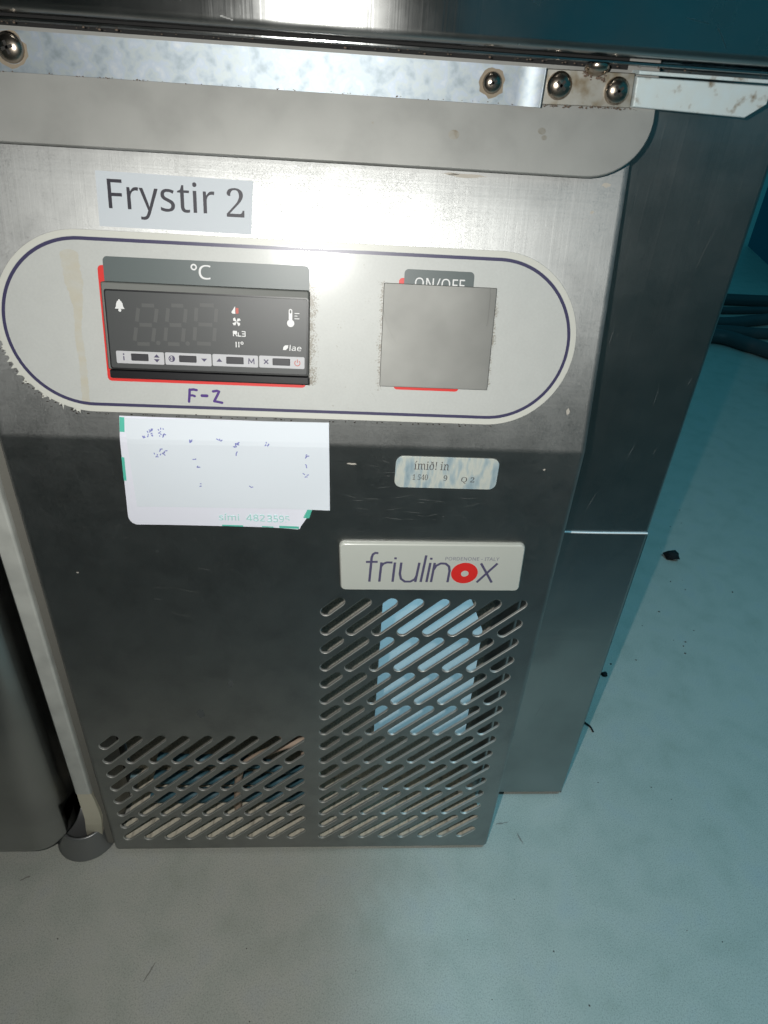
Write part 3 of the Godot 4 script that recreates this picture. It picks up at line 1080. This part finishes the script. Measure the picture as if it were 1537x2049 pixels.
func build_controller(root: Node3D) -> void:
	## the digital thermostat: a shallow box whose front carries a dark window and four keys
	var o := Node3D.new()
	o.name = "thermostat"
	o.transform = PLATE
	root.add_child(o)
	o.set_meta("label", "dark digital thermostat with switched-off three digit display")
	var z := 5.0
	var mb := MB.new()
	ext(mb, rrect(-79.4, 28.0, -4.9, 59.2, 0.8), 0.2, z, 0.5)
	part("housing", mb.mesh(), M.bezel, o)
	mb = MB.new()
	ext(mb, rrect(-79.0, 24.8, -4.7, 27.9, 0.6), 0.3, z - 0.1, 0.4)
	part("lower_edge", mb.mesh(), M.bezel_black, o)
	mb = MB.new()
	ext(mb, rrect(-78.0, 28.7, -5.5, 56.2, 0.8), z - 0.4, z + 0.12, 0.1)
	var win := part("display_window", mb.mesh(), M.window, o)
	mb = MB.new()
	ring(mb, rrect(-78.4, 28.3, -5.1, 56.7, 0.9), rrect(-78.0, 28.7, -5.5, 56.2, 0.8), z - 0.4, z + 0.05)
	part("window_gap", mb.mesh(), M.bezel_black, win)
	var zp := z + 0.12
	# three unlit digits
	for d in [[-69.0, 37.8, 6.6, 2.6], [-57.9, 38.2, 6.4, 2.1], [-47.2, 38.8, 7.2, 1.6]]:
		mb = MB.new()
		var hgt := 13.8
		var slant: float = d[3]
		for sg in [[0, 0, 1, 0], [0, 0.5, 1, 0.5], [0, 1, 1, 1], [0, 0, 0, 0.5], [1, 0, 1, 0.5], [0, 0.5, 0, 1], [1, 0.5, 1, 1]]:
			var a := Vector2(d[0] + d[2] * sg[0] + slant * sg[1], d[1] + hgt * sg[1])
			var b := Vector2(d[0] + d[2] * sg[2] + slant * sg[3], d[1] + hgt * sg[3])
			var t := (b - a).normalized()
			stroke(mb, [a + t * 1.1, b - t * 1.1], 1.3, zp - 0.02, zp + 0.03)
		part("unlit_digit", mb.mesh(), M.ghost, win)
	mb = MB.new()
	ext(mb, disc(Vector2(-60.3, 38.4), 0.8, 12), zp - 0.02, zp + 0.03)
	ext(mb, disc(Vector2(-49.6, 38.6), 0.8, 12), zp - 0.02, zp + 0.03)
	part("unlit_point", mb.mesh(), M.ghost, win)
	# printed symbols
	mb = MB.new()
	var bell := PackedVector2Array()
	for q in [[-1.75, -1.0], [1.75, -1.0], [1.25, -0.1], [1.1, 0.9], [0.75, 1.6], [0.3, 1.9], [0.2, 2.3], [-0.2, 2.3], [-0.3, 1.9], [-0.75, 1.6], [-1.1, 0.9], [-1.25, -0.1]]:
		bell.append(Vector2(-73.2 + q[0], 51.0 + q[1]))
	ext(mb, bell, zp - 0.02, zp + 0.04)
	ext(mb, disc(Vector2(-73.2, 49.5), 0.55, 10), zp - 0.02, zp + 0.04)
	part("bell_symbol", mb.mesh(), M.white_print, win)
	mb = MB.new()
	ext(mb, PackedVector2Array([Vector2(-31.8, 50.0), Vector2(-31.8, 52.7), Vector2(-33.2, 50.6), Vector2(-32.9, 50.1)]), zp - 0.02, zp + 0.04)
	var frost := part("defrost_symbol", mb.mesh(), M.white_print, win)
	mb = MB.new()
	ext(mb, PackedVector2Array([Vector2(-31.6, 50.0), Vector2(-30.6, 50.2), Vector2(-30.6, 52.0), Vector2(-31.6, 52.2)]), zp - 0.02, zp + 0.04)
	part("defrost_symbol", mb.mesh(), M.red_print, win)
	mb = MB.new()
	for k in 4:
		var a := k * PI / 2.0 + 0.35
		var c := Vector2(-31.4, 47.2)
		ext(mb, PackedVector2Array([c, c + Vector2.from_angle(a) * 1.6, c + Vector2.from_angle(a + 0.45) * 1.7, c + Vector2.from_angle(a + 0.9) * 1.3]), zp - 0.02, zp + 0.04)
	part("fan_symbol", mb.mesh(), M.white_print, win)
	# relay mark "RL3", drawn in squared letters
	mb = MB.new()
	var zz := [zp - 0.02, zp + 0.04]
	stroke(mb, [Vector2(-32.7, 42.0), Vector2(-32.7, 43.8), Vector2(-31.5, 43.8), Vector2(-31.5, 43.0), Vector2(-32.6, 42.9)], 0.32, zz[0], zz[1])
	stroke(mb, [Vector2(-32.0, 42.9), Vector2(-31.3, 42.0)], 0.32, zz[0], zz[1] + 0.004)
	stroke(mb, [Vector2(-30.9, 43.4), Vector2(-30.9, 42.1), Vector2(-29.9, 42.1)], 0.32, zz[0], zz[1])
	stroke(mb, [Vector2(-29.6, 43.8), Vector2(-28.4, 43.8), Vector2(-28.4, 42.1), Vector2(-29.7, 42.1)], 0.32, zz[0], zz[1])
	stroke(mb, [Vector2(-29.5, 42.95), Vector2(-28.6, 42.95)], 0.3, zz[0], zz[1] + 0.004)
	part("relay_mark", mb.mesh(), M.white_print, win)
	mb = MB.new()
	stroke(mb, [Vector2(-31.8, 38.0), Vector2(-31.8, 40.0)], 0.36, zz[0], zz[1])
	stroke(mb, [Vector2(-30.8, 38.0), Vector2(-30.8, 40.0)], 0.36, zz[0], zz[1])
	ring(mb, disc(Vector2(-29.6, 39.6), 0.55, 12), disc(Vector2(-29.6, 39.6), 0.28, 12), zz[0], zz[1])
	part("second_probe_mark", mb.mesh(), M.white_print, win)
	mb = MB.new()
	ext(mb, disc(Vector2(-11.6, 47.5), 1.35, 18), zz[0], zz[1])
	ring(mb, rrect(-12.3, 48.4, -11.0, 52.6, 0.65, 5), rrect(-11.95, 51.0, -11.35, 52.2, 0.29, 5), zz[0], zz[1] + 0.004)
	for k in 3:
		stroke(mb, [Vector2(-10.2, 51.1 - k * 0.95), Vector2(-8.4 - (0.7 if k == 1 else 0.0), 51.1 - k * 0.95)], 0.26, zz[0], zz[1])
	part("thermometer_symbol", mb.mesh(), M.white_print, win)
	mb = MB.new()
	ext(mb, PackedVector2Array([Vector2(-14.5, 37.7), Vector2(-13.4, 37.7), Vector2(-12.6, 38.5), Vector2(-12.5, 39.5), Vector2(-13.7, 39.4), Vector2(-14.3, 38.8)]), zz[0], zz[1])
	part("leaf_logo", mb.mesh(), M.white_print, win)
	part("maker_print", text("lae", "Droid Sans", Rect2(-12.1, 37.5, 4.4, 2.2), zz[0], zz[1], 0.2), M.white_print, win)
	# four keys on pale strips
	var strips := [[-75.9, 30.5, -58.5, 35.0], [-58.1, 30.6, -41.1, 35.1], [-40.7, 30.8, -23.8, 35.2], [-23.4, 30.9, -6.4, 35.3]]
	var keys := [[-70.5, 31.6, -64.2, 34.2], [-53.0, 31.7, -46.6, 34.2], [-35.6, 31.8, -29.2, 34.4], [-18.4, 31.9, -11.8, 34.5]]
	for k in 4:
		mb = MB.new()
		ext(mb, rrect(strips[k][0], strips[k][1], strips[k][2], strips[k][3], 0.5), zp - 0.05, zp + 0.08)
		var s := part("key_strip", mb.mesh(), M.key_strip, o)
		mb = MB.new()
		ext(mb, rrect(keys[k][0], keys[k][1], keys[k][2], keys[k][3], 0.3), zp, zp + 0.35, 0.15)
		part("key", mb.mesh(), M.key, s)
		mb = MB.new()
		var y: float = (strips[k][1] + strips[k][3]) / 2.0
		var z0 := zp + 0.06
		var z1 := zp + 0.12
		if k == 0:
			stroke(mb, [Vector2(-73.2, y - 1.2), Vector2(-73.2, y + 0.4)], 0.4, z0, z1)
			ext(mb, disc(Vector2(-73.2, y + 1.1), 0.3, 8), z0, z1)
			ext(mb, PackedVector2Array([Vector2(-62.3, y + 0.3), Vector2(-60.1, y + 0.3), Vector2(-61.2, y + 1.5)]), z0, z1)
			ext(mb, PackedVector2Array([Vector2(-62.3, y - 0.3), Vector2(-61.2, y - 1.5), Vector2(-60.1, y - 0.3)]), z0, z1)
		elif k == 1:
			ring(mb, disc(Vector2(-55.7, y), 1.2, 14), disc(Vector2(-55.7, y), 0.9, 14), z0, z1)
			ext(mb, PackedVector2Array([Vector2(-55.5, y - 1.1), Vector2(-54.6, y - 0.5), Vector2(-54.6, y + 0.5), Vector2(-55.5, y + 1.1)]), z0, z1 + 0.004)
			stroke(mb, [Vector2(-56.4, y - 0.5), Vector2(-55.8, y + 0.5)], 0.25, z0, z1 + 0.002)
			stroke(mb, [Vector2(-56.4, y + 0.5), Vector2(-55.8, y - 0.5)], 0.25, z0, z1 + 0.003)
			ext(mb, PackedVector2Array([Vector2(-44.9, y + 0.5), Vector2(-43.8, y - 0.7), Vector2(-42.7, y + 0.5)]), z0, z1)
		elif k == 2:
			ext(mb, PackedVector2Array([Vector2(-39.3, y - 0.6), Vector2(-37.1, y - 0.6), Vector2(-38.2, y + 0.7)]), z0, z1)
			stroke(mb, [Vector2(-27.3, y - 1.0), Vector2(-27.2, y + 1.0), Vector2(-26.3, y - 0.5), Vector2(-25.4, y + 1.0), Vector2(-25.3, y - 1.0)], 0.36, z0, z1)
		else:
			stroke(mb, [Vector2(-21.6, y - 0.8), Vector2(-20.0, y + 0.8)], 0.42, z0, z1)
			stroke(mb, [Vector2(-21.6, y + 0.8), Vector2(-20.0, y - 0.8)], 0.42, z0, z1 + 0.004)
		part("key_symbols", mb.mesh(), M.key_print, s)
		if k == 3:
			mb = MB.new()
			stroke(mb, arc(Vector2(-9.1, y - 0.1), 1.0, 125, 415, 16), 0.3, z0, z1)
			stroke(mb, [Vector2(-9.1, y), Vector2(-9.1, y + 1.3)], 0.3, z0, z1 + 0.004)
			part("power_symbol", mb.mesh(), M.red_print, s)


func build_badge(root: Node3D) -> void:
	var at := FRONT * Transform3D(Basis(Vector3(0, 0, 1), deg_to_rad(0.7)), Vector3(51, 219.6, 0) * S)
	var mb := MB.new()
	var poly := rrect(-42.0, -13.6, 42.0, 13.6, 2.6)
	for i in poly.size():
		poly[i].x += poly[i].y * -0.035
	ext(mb, poly, 0.0, 2.0, 0.9)
	var o := part("maker_badge", mb.mesh(), M.badge, root, at)
	o.set_meta("label", "glossy silver maker's badge with thin lettering and red ring")
	var z0 := 1.98
	var z1 := 2.06
	var w := 1.12
	var b := -8.0       # baseline
	var x := 3.2        # x-height line
	# thin lower-case letters, drawn with a pen of even width
	var letters := [
		["f", [[Vector2(-28.3, b), Vector2(-27.7, 6.0), Vector2(-27.2, 7.7), Vector2(-26.2, 8.5), Vector2(-24.8, 8.4)], [Vector2(-30.2, x + 0.2), Vector2(-24.9, x + 0.3)]]],
		["r", [[Vector2(-23.7, b), Vector2(-23.2, x)], [Vector2(-23.4, 0.6), Vector2(-22.4, 2.4), Vector2(-20.8, 3.2), Vector2(-18.2, 3.2)]]],
		["i", [[Vector2(-17.6, b), Vector2(-17.1, x)], [Vector2(-17.0, 5.0), Vector2(-16.95, 6.1)]]],
		["u", [[Vector2(-14.2, x), Vector2(-14.5, -3.2), Vector2(-13.8, -6.2), Vector2(-12.0, -7.8), Vector2(-9.4, -7.8), Vector2(-7.4, -6.4), Vector2(-6.6, -4.0)], [Vector2(-7.1, b), Vector2(-6.0, x)]]],
		["l", [[Vector2(-4.6, b), Vector2(-3.2, 7.4)]]],
		["i", [[Vector2(-1.9, b), Vector2(-1.0, x)], [Vector2(-0.85, 5.0), Vector2(-0.75, 6.1)]]],
		["n", [[Vector2(0.2, b), Vector2(1.0, x)], [Vector2(0.7, -1.0), Vector2(1.8, 1.6), Vector2(3.8, 2.9), Vector2(6.0, 2.8), Vector2(7.7, 1.2), Vector2(8.2, -1.4), Vector2(7.9, b)]]],
		["x", [[Vector2(22.2, x), Vector2(28.6, b)], [Vector2(29.8, x), Vector2(21.5, b)]]],
	]
	for l in letters:
		mb = MB.new()
		for k in l[1].size():
			stroke(mb, l[1][k], w, z0, z1 + 0.004 * k)
		part("letter", mb.mesh(), M.badge_ink, o)
	mb = MB.new()
	ring(mb, disc(Vector2(15.2, -2.6), 6.0, 32, 1.03), disc(Vector2(15.4, -2.9), 1.75, 32), z0, z1)
	part("red_ring", mb.mesh(), M.badge_red, o)
	part("place_print", text("PORDENONE - ITALY", "Droid Sans", Rect2(5.6, 4.7, 24.6, 1.9), z0, z1), M.badge_small, o)


# ---------------------------------------------------------------- things stuck on the counter
func build_labels() -> void:
	var mb := MB.new()
	ext(mb, PackedVector2Array([Vector2(-79.1, 95.4), Vector2(-79.2, 77.6), Vector2(-26.0, 77.4), Vector2(-25.0, 94.9)]), 0.05, 0.28)
	var o := part("name_label", mb.mesh(), M.label_white, self, PLATE)
	tag(o, "white printed label reading Frystir 2 above the thermostat", "label")
	part("printed_word", text("Frystir", "Droid Sans", Rect2(-75.4, 80.4, 36.8, 13.0), 0.27, 0.34), M.ink, o)
	part("printed_number", text("2", "Droid Serif", Rect2(-34.5, 82.9, 6.2, 9.4), 0.27, 0.34), M.ink, o)

	mb = MB.new()
	ext(mb, rrect(22.6, 24.8, 65.2, 63.2, 0.3), 0.4, 1.5, 0.2)
	o = part("cover_plate", mb.mesh(), M.cover, self, PLATE)
	tag(o, "square scratched grey metal plate covering the on off switch", "cover plate")

	mb = MB.new()
	var slab := rrect(30.9, 261.3, 74.2, 276.2, 3.2)
	ext(mb, slab, 0.02, 0.4, 0.15)
	o = part("inventory_tag", mb.mesh(), M.foil, self, FRONT)
	tag(o, "small worn silver inventory tag with half rubbed-off print above the badge", "tag")
	var faded := paint(lin(0.09, 0.085, 0.085), 0.5)
	part("worn_print", text("ímið! in", "Droid Serif", Rect2(38.6, 270.2, 14.6, 4.0), 0.39, 0.44), faded, o)
	part("worn_print", text("1 540", "Droid Serif", Rect2(38.4, 265.2, 6.4, 2.7), 0.39, 0.44), faded, o)
	part("worn_print", text("9", "Droid Serif", Rect2(51.4, 265.2, 1.6, 2.6), 0.39, 0.44), faded, o)
	part("worn_print", text("Q 2", "Droid Serif", Rect2(59.0, 264.0, 5.6, 3.2), 0.39, 0.44), faded, o)

	# two notes taped over the bend, one over the other
	var ca := [Vector2(-78.4, 9.4), Vector2(-81.4, -40.8), Vector2(-3.0, -40.2), Vector2(-3.4, 9.0)]
	o = note("paper_note", ca, 0.4, 3.0, true)
	tag(o, "white note with green corners and phone number, behind the other note", "paper")
	for q in [[Vector2(-77.4, 8.9), Vector2(-77.8, 3.0), 1.9], [Vector2(-79.0, -8.0), Vector2(-79.7, -19.0), 1.1], [Vector2(-42.0, -40.1), Vector2(-33.0, -40.1), 0.7], [Vector2(-25.0, -40.0), Vector2(-20.0, -40.0), 0.5], [Vector2(-17.5, -39.7), Vector2(-9.0, -39.4), 1.1]]:
		mb = MB.new()
		ribbon(mb, q[0], q[1], q[2], ca, 0.48, 3.0)
		part("green_print", mb.mesh(), M.green_print, o)
	mb = MB.new()
	for k in 5:
		ribbon(mb, Vector2(-5.6 - k * 0.35, -31.0 - k * 0.8), Vector2(-3.5 - k * 0.25, -30.9 - k * 0.8), 0.85, ca, 0.48, 3.0)
	part("green_print", mb.mesh(), M.green_print, o)
	var fr := Transform3D(Basis(), Vector3(0, BEND, 0) * S)
	for q in [["482", -31.5, 8.0, 0.95], ["3595", -22.5, 9.5, 1.3], ["sími", -43.0, 8.5, 0.75]]:
		part("faded_number", text(q[0], "Droid Sans", Rect2(q[1], -37.4, q[2], 3.4), 0.2, q[3]), M.pale_green, o, fr)

	var cb := [Vector2(-76.0, 8.6), Vector2(-76.4, -31.0), Vector2(4.2, -30.0), Vector2(3.2, 9.6)]
	o = note("paper_note", cb, 1.3, 1.2, false)
	tag(o, "blank white note with worn blue pen marks, on top of the green cornered one", "paper")
	rng.seed = 404
	mb = MB.new()
	for q in [[-67.0, 3.4, 3.4, 12], [-62.6, 3.2, 3.6, 12], [-62.6, -4.4, 3.2, 11], [-65.5, -6.0, 1.4, 4], [-51.0, 0.4, 1.8, 6], [-33.6, -0.6, 2.2, 8], [-33.7, -4.4, 0.8, 2], [-21.6, -0.2, 1.4, 3], [-5.6, -4.4, 1.2, 5], [-5.5, -9.0, 0.9, 3], [-6.0, -13.6, 1.2, 4], [-49.8, -11.0, 1.3, 3], [-50.2, -7.6, 0.7, 2], [-49.0, -19.4, 1.6, 3], [-28.6, -20.0, 0.6, 2], [-40.0, 0.6, 1.2, 4], [-69.8, 1.4, 0.8, 3]]:
		for k in q[3]:
			var c := Vector2(q[0] + rng.randf_range(-0.5, 0.5) * q[2] * 0.7, q[1] + rng.randf_range(-0.5, 0.5) * q[2])
			ribbon(mb, c, c + Vector2.from_angle(rng.randf() * TAU) * rng.randf_range(0.4, 1.2), 0.42, cb, 1.37, 1.2)
	part("pen_marks", mb.mesh(), M.blue_pen, o)


func note_lift(c: Array, p: Vector2, off: float, curl: float) -> float:
	## how far the note with corners C stands off the sheet at P
	var u := clampf((p.x - c[0].x) / (c[3].x - c[0].x), 0.0, 1.0)
	var v := clampf((c[0].y - p.y) / (c[0].y - c[1].y), 0.0, 1.0)
	return off + curl * pow(u * v, 5.0) + 0.12 * sin(u * 9.0) * sin(v * 4.0)


func ribbon(mb: MB, a: Vector2, b: Vector2, w: float, c: Array, off: float, curl: float) -> void:
	## a short stroke of ink on the note with corners C
	var d := (b - a).normalized()
	var s := Vector2(-d.y, d.x) * w / 2.0
	for k in 4:
		var p := a.lerp(b, k / 4.0)
		var q := a.lerp(b, (k + 1) / 4.0)
		var nn := Vector3(0, sin(deg_to_rad(TILT)), cos(deg_to_rad(TILT))) if p.y > 0.0 else Vector3(0, 0, 1)
		mb.fquad(counter_at(p - s, note_lift(c, p - s, off, curl)), counter_at(q - s, note_lift(c, q - s, off, curl)), counter_at(q + s, note_lift(c, q + s, off, curl)), counter_at(p + s, note_lift(c, p + s, off, curl)), nn)


func note(called: String, c: Array, off: float, curl: float, cut: bool) -> MeshInstance3D:
	## a sheet of paper with corners C (top left, bottom left, bottom right, top right) that follows the bend; its lower right corner lifts by CURL
	var mb := MB.new()
	var nx := 24
	var ny := 24
	var g := []
	for j in ny + 1:
		var row := []
		for i in nx + 1:
			var u := float(i) / nx
			var v := float(j) / ny
			var p: Vector2 = c[0].lerp(c[3], u).lerp(c[1].lerp(c[2], u), v)
			if cut:
				# corners rounded off and the lower right one cut
				var e := maxf(0.0, (u - 0.93) / 0.07) * maxf(0.0, (v - 0.80) / 0.20)
				p.x -= e * 5.5
				p.y += e * 1.0
				var f := maxf(0.0, (0.04 - u) / 0.04) * maxf(0.0, (v - 0.94) / 0.06)
				p.x += f * 1.6
				p.y += f * 0.8
			row.append(counter_at(p, note_lift(c, p, off, curl)))
		g.append(row)
	for j in ny:
		for i in nx:
			var a: Vector3 = g[j][i]
			var b: Vector3 = g[j][i + 1]
			var d: Vector3 = g[j + 1][i]
			var e: Vector3 = g[j + 1][i + 1]
			var nn := (b - a).cross(a - d).normalized()
			mb.fquad(a, b, e, d, nn)
			var back := nn * -0.12
			mb.fquad(a + back, b + back, e + back, d + back, -nn)
	# thickness along the rim
	for i in nx:
		for j in [0, ny]:
			var a: Vector3 = g[j][i]
			var b: Vector3 = g[j][i + 1]
			mb.fquad(a, b, b - Vector3(0, 0, 0.12), a - Vector3(0, 0, 0.12), Vector3(0, 1 if j == 0 else -1, 0))
	for j in ny:
		for i in [0, nx]:
			var a: Vector3 = g[j][i]
			var b: Vector3 = g[j + 1][i]
			mb.fquad(a, b, b - Vector3(0, 0, 0.12), a - Vector3(0, 0, 0.12), Vector3(-1 if i == 0 else 1, 0, 0))
	return part(called, mb.mesh(), M.back_paper if cut else M.paper, self, FRONT)


# ---------------------------------------------------------------- floor and what lies on it
func build_place() -> void:
	var mb := MB.new()
	mb.fquad(Vector3(-4000, 0, 4000), Vector3(5000, 0, 4000), Vector3(5000, 0, -5000), Vector3(-4000, 0, -5000), Vector3.UP)
	var f := part("floor", mb.mesh(), M.floor, self)
	f.set_meta("kind", "structure")
	mb = MB.new()
	var a := Vector3(1337, 0, -2040)
	var b := Vector3(1180, 0, -1480)
	var n := Vector3(-(a - b).z, 0, (a - b).x).normalized() * -1.0
	mb.fquad(a, b, b + Vector3(0, 1400, 0), a + Vector3(0, 1400, 0), n)
	mb.fquad(a - n * 90, b - n * 90, b - n * 90 + Vector3(0, 1400, 0), a - n * 90 + Vector3(0, 1400, 0), -n)
	mb.fquad(b, b - n * 90, b - n * 90 + Vector3(0, 1400, 0), b + Vector3(0, 1400, 0), Vector3(0, 0, 1))
	mb.fquad(a, a - n * 90, a - n * 90 + Vector3(0, 1400, 0), a + Vector3(0, 1400, 0), Vector3(0, 0, -1))
	part("wall_far", mb.mesh(), M.wall, self).set_meta("kind", "structure")
	# fine grit
	mb = MB.new()
	for k in 150:
		var c := Vector3(rng.randf_range(-230, 420), 0.1, rng.randf_range(-420, 110))
		if c.x < 175.0 and c.z < 3.0:
			continue
		blob(mb, c, rng.randf_range(0.15, 0.55) * (2.0 if c.z < -150.0 else 1.0), 0.5, rng.randi())
	tag(part("floor_grit", mb.mesh(), M.grit, f), "", "", "", "stuff")
	# scuffs worn into the floor
	for q in [[Vector2(-86.5, 62.0), Vector2(-91.5, 73.0), 1.3], [Vector2(132.0, -11.0), Vector2(135.0, -3.0), 1.6], [Vector2(118.0, -16.5), Vector2(128.0, -18.0), 1.4], [Vector2(-172.0, 14.0), Vector2(-178.0, 17.0), 1.8]]:
		mb = MB.new()
		var d: Vector2 = (q[1] - q[0]).normalized()
		var s: Vector2 = Vector2(-d.y, d.x) * q[2] / 2.0
		var pts := PackedVector2Array()
		for k in 9:
			pts.append(q[0].lerp(q[1], k / 8.0) + s * rng.randf_range(0.2, 1.0) * sin(PI * (k + 0.6) / 9.2))
		for k in 9:
			pts.append(q[1].lerp(q[0], k / 8.0) - s * rng.randf_range(0.2, 1.0) * sin(PI * (k + 0.6) / 9.2))
		for k in range(1, 8):
			mb.fquad(Vector3(pts[k].x, 0.3, pts[k].y), Vector3(pts[k + 1].x, 0.3, pts[k + 1].y), Vector3(pts[16 - k].x, 0.3, pts[16 - k].y), Vector3(pts[17 - k].x, 0.3, pts[17 - k].y), Vector3.UP)
		part("scuff_mark", mb.mesh(), paint(lin(0.27, 0.26, 0.235), 0.9), f)

	var hoses := [
		["thick dark hose, rearmost and straightest of the bundle on the floor", 13.0, [Vector3(640, 13, -1330), Vector3(900, 13, -1320), Vector3(1080, 13, -1325), Vector3(1500, 13, -1360)]],
		["thin dark hose lying just in front of the rearmost hose", 8.0, [Vector3(640, 8, -1240), Vector3(870, 8, -1245), Vector3(1020, 8, -1262), Vector3(1400, 8, -1250)]],
		["dark hose bulging upward in the middle of the floor bundle", 12.0, [Vector3(600, 12, -1130), Vector3(800, 12, -1135), Vector3(900, 12, -1165), Vector3(1010, 12, -1195), Vector3(1300, 12, -1180)]],
		["dark hose second from the front of the bundle on the floor", 11.0, [Vector3(600, 11, -1080), Vector3(790, 11, -1085), Vector3(900, 11, -1080), Vector3(1200, 11, -1130)]],
		["thick dark hose nearest the freezer, sagging forward out of the bundle", 14.0, [Vector3(560, 14, -1010), Vector3(740, 14, -1040), Vector3(800, 14, -990), Vector3(860, 14, -930), Vector3(1100, 14, -820)]],
	]
	for h in hoses:
		mb = MB.new()
		tube(mb, h[2], h[1], 14, 10)
		tag(part("floor_hose", mb.mesh(), M.hose, self), h[0], "hose", "dark hoses lying on the floor")
	mb = MB.new()
	blob(mb, Vector3(760, 14, -800), 26, 0.5, 5)
	tag(part("pale_lump", mb.mesh(), M.bracket, self), "pale rounded object at picture edge in front of the hoses", "object")
	for q in [[Vector3(366.5, 4, -319), 9.0, 0.45, "largest black crumb on the floor right of the freezer"], [Vector3(238, 1.6, -151), 3.0, 0.6, "tiny black crumb against the freezer's shadow edge"]]:
		mb = MB.new()
		blob(mb, Vector3.ZERO, q[1], q[2], 17)
		var at := Transform3D(Basis(), Vector3(q[0].x, q[0].y, q[0].z) * S)
		tag(part("floor_crumb", mb.mesh(), M.crumb, self, at), q[3], "crumb", "crumbs on the floor")
	mb = MB.new()
	tube(mb, [Vector3(203, 0.7, -105), Vector3(206, 1.4, -100), Vector3(209, 0.9, -97), Vector3(210, 0.7, -92)], 0.7, 6, 5)
	tag(part("dark_thread", mb.mesh(), M.crumb, self), "short dark thread lying on the floor beside the end panel", "thread")
	# two unseen blocks added behind the camera for the steel to mirror
	mb = MB.new()
	mb.box(Vector3(-1500, 400, 350), Vector3(90, 1500, 430))
	mb.box(Vector3(-1500, 0, 262), Vector3(1100, 399, 430))
	part("added_mirror_blocks", mb.mesh(), M.upright, self).set_meta("kind", "structure")
	# unseen slab added on the floor so the steel mirrors something dark
	mb = MB.new()
	mb.box(Vector3(-1500, 0.4, 128), Vector3(1100, 11, 261))
	part("added_dark_slab", mb.mesh(), M.mat, self).set_meta("kind", "structure")
	# unseen board added to keep the room light off the front and left floor
	mb = MB.new()
	mb.box(Vector3(-1500, 600, -600), Vector3(231, 622, 330))
	part("added_shade_board", mb.mesh(), M.shade_board, self).set_meta("kind", "structure")


func _ready() -> void:
	rng.seed = 2024
	# ---- camera
	var cam := Camera3D.new()
	cam.name = "camera"
	cam.fov = 74.37
	cam.near = 0.01
	cam.far = 60.0
	cam.transform = Transform3D(Basis(Vector3.UP, deg_to_rad(-4.80)) * Basis(Vector3.RIGHT, deg_to_rad(-33.35)) * Basis(Vector3(0, 0, 1), deg_to_rad(4.03)), Vector3(7.1, 408.7 + LIFT, 242.7) * S)
	add_child(cam)
	cam.current = true
	# ---- the dim teal room
	var env := Environment.new()
	env.background_mode = Environment.BG_COLOR
	env.background_color = lin(0.011, 0.105, 0.148)
	env.background_energy_multiplier = 1.0
	env.tonemap_mode = Environment.TONE_MAPPER_LINEAR
	env.tonemap_exposure = 1.0
	env.sdfgi_enabled = true
	env.ssao_enabled = true
	env.ssil_enabled = true
	var we := WorldEnvironment.new()
	we.name = "environment"
	we.environment = env
	add_child(we)
	# ---- the phone's flash, two centimetres left of the lens
	var flash := AreaLight3D.new()
	flash.name = "flash"
	flash.light_color = Color(1.0, 0.995, 0.975)
	flash.light_energy = 0.085
	flash.area_size = Vector2(0.0035, 0.0035)
	flash.area_range = 12.0
	flash.area_attenuation = 2.0
	flash.shadow_enabled = true
	flash.transform = Transform3D(cam.transform.basis, Vector3(-14.5, 415.0 + LIFT, 241.0) * S)
	add_child(flash)
	# ---- teal room light from above, and an unseen fill lamp added inside the counter
	var room := AreaLight3D.new()
	room.name = "room_light"
	room.light_color = Color(0.60, 0.90, 1.0)
	room.light_energy = 0.37
	room.area_size = Vector2(0.06, 0.06)
	room.area_range = 12.0
	room.area_attenuation = 2.0
	room.shadow_enabled = true
	room.transform = Transform3D(Basis(), Vector3(0.36, 1.0, 0.18)).looking_at(Vector3(0.2, 0.0, 0.35), Vector3.UP)
	add_child(room)
	var inner_fill := AreaLight3D.new()
	inner_fill.name = "inner_fill_light"  # added fill inside the counter, lights the floor seen through the vent
	inner_fill.light_color = Color(0.70, 0.91, 1.0)
	inner_fill.light_energy = 0.125
	inner_fill.area_size = Vector2(0.16, 0.1)
	inner_fill.area_range = 12.0
	inner_fill.area_attenuation = 2.0
	inner_fill.shadow_enabled = true
	inner_fill.transform = Transform3D(Basis(), Vector3(0.07, 0.33, -0.50)).looking_at(Vector3(0.07, 0.0, -0.2), Vector3.UP)
	add_child(inner_fill)

	# ---- frames of the sheets
	var t := deg_to_rad(TILT)
	PLATE = Transform3D(Basis(Vector3.RIGHT, Vector3(0, cos(t), -sin(t)), Vector3(0, sin(t), cos(t))), Vector3(0, BEND + LIFT, 0) * S)
	t = deg_to_rad(20.0)
	LIP = Transform3D(Basis(Vector3.RIGHT, Vector3(0, cos(t), -sin(t)), Vector3(0, sin(t), cos(t))), Vector3(0, 381.0 + LIFT, -13.0) * S)

	make_materials()
	build_place()
	build_counter()
	build_labels()
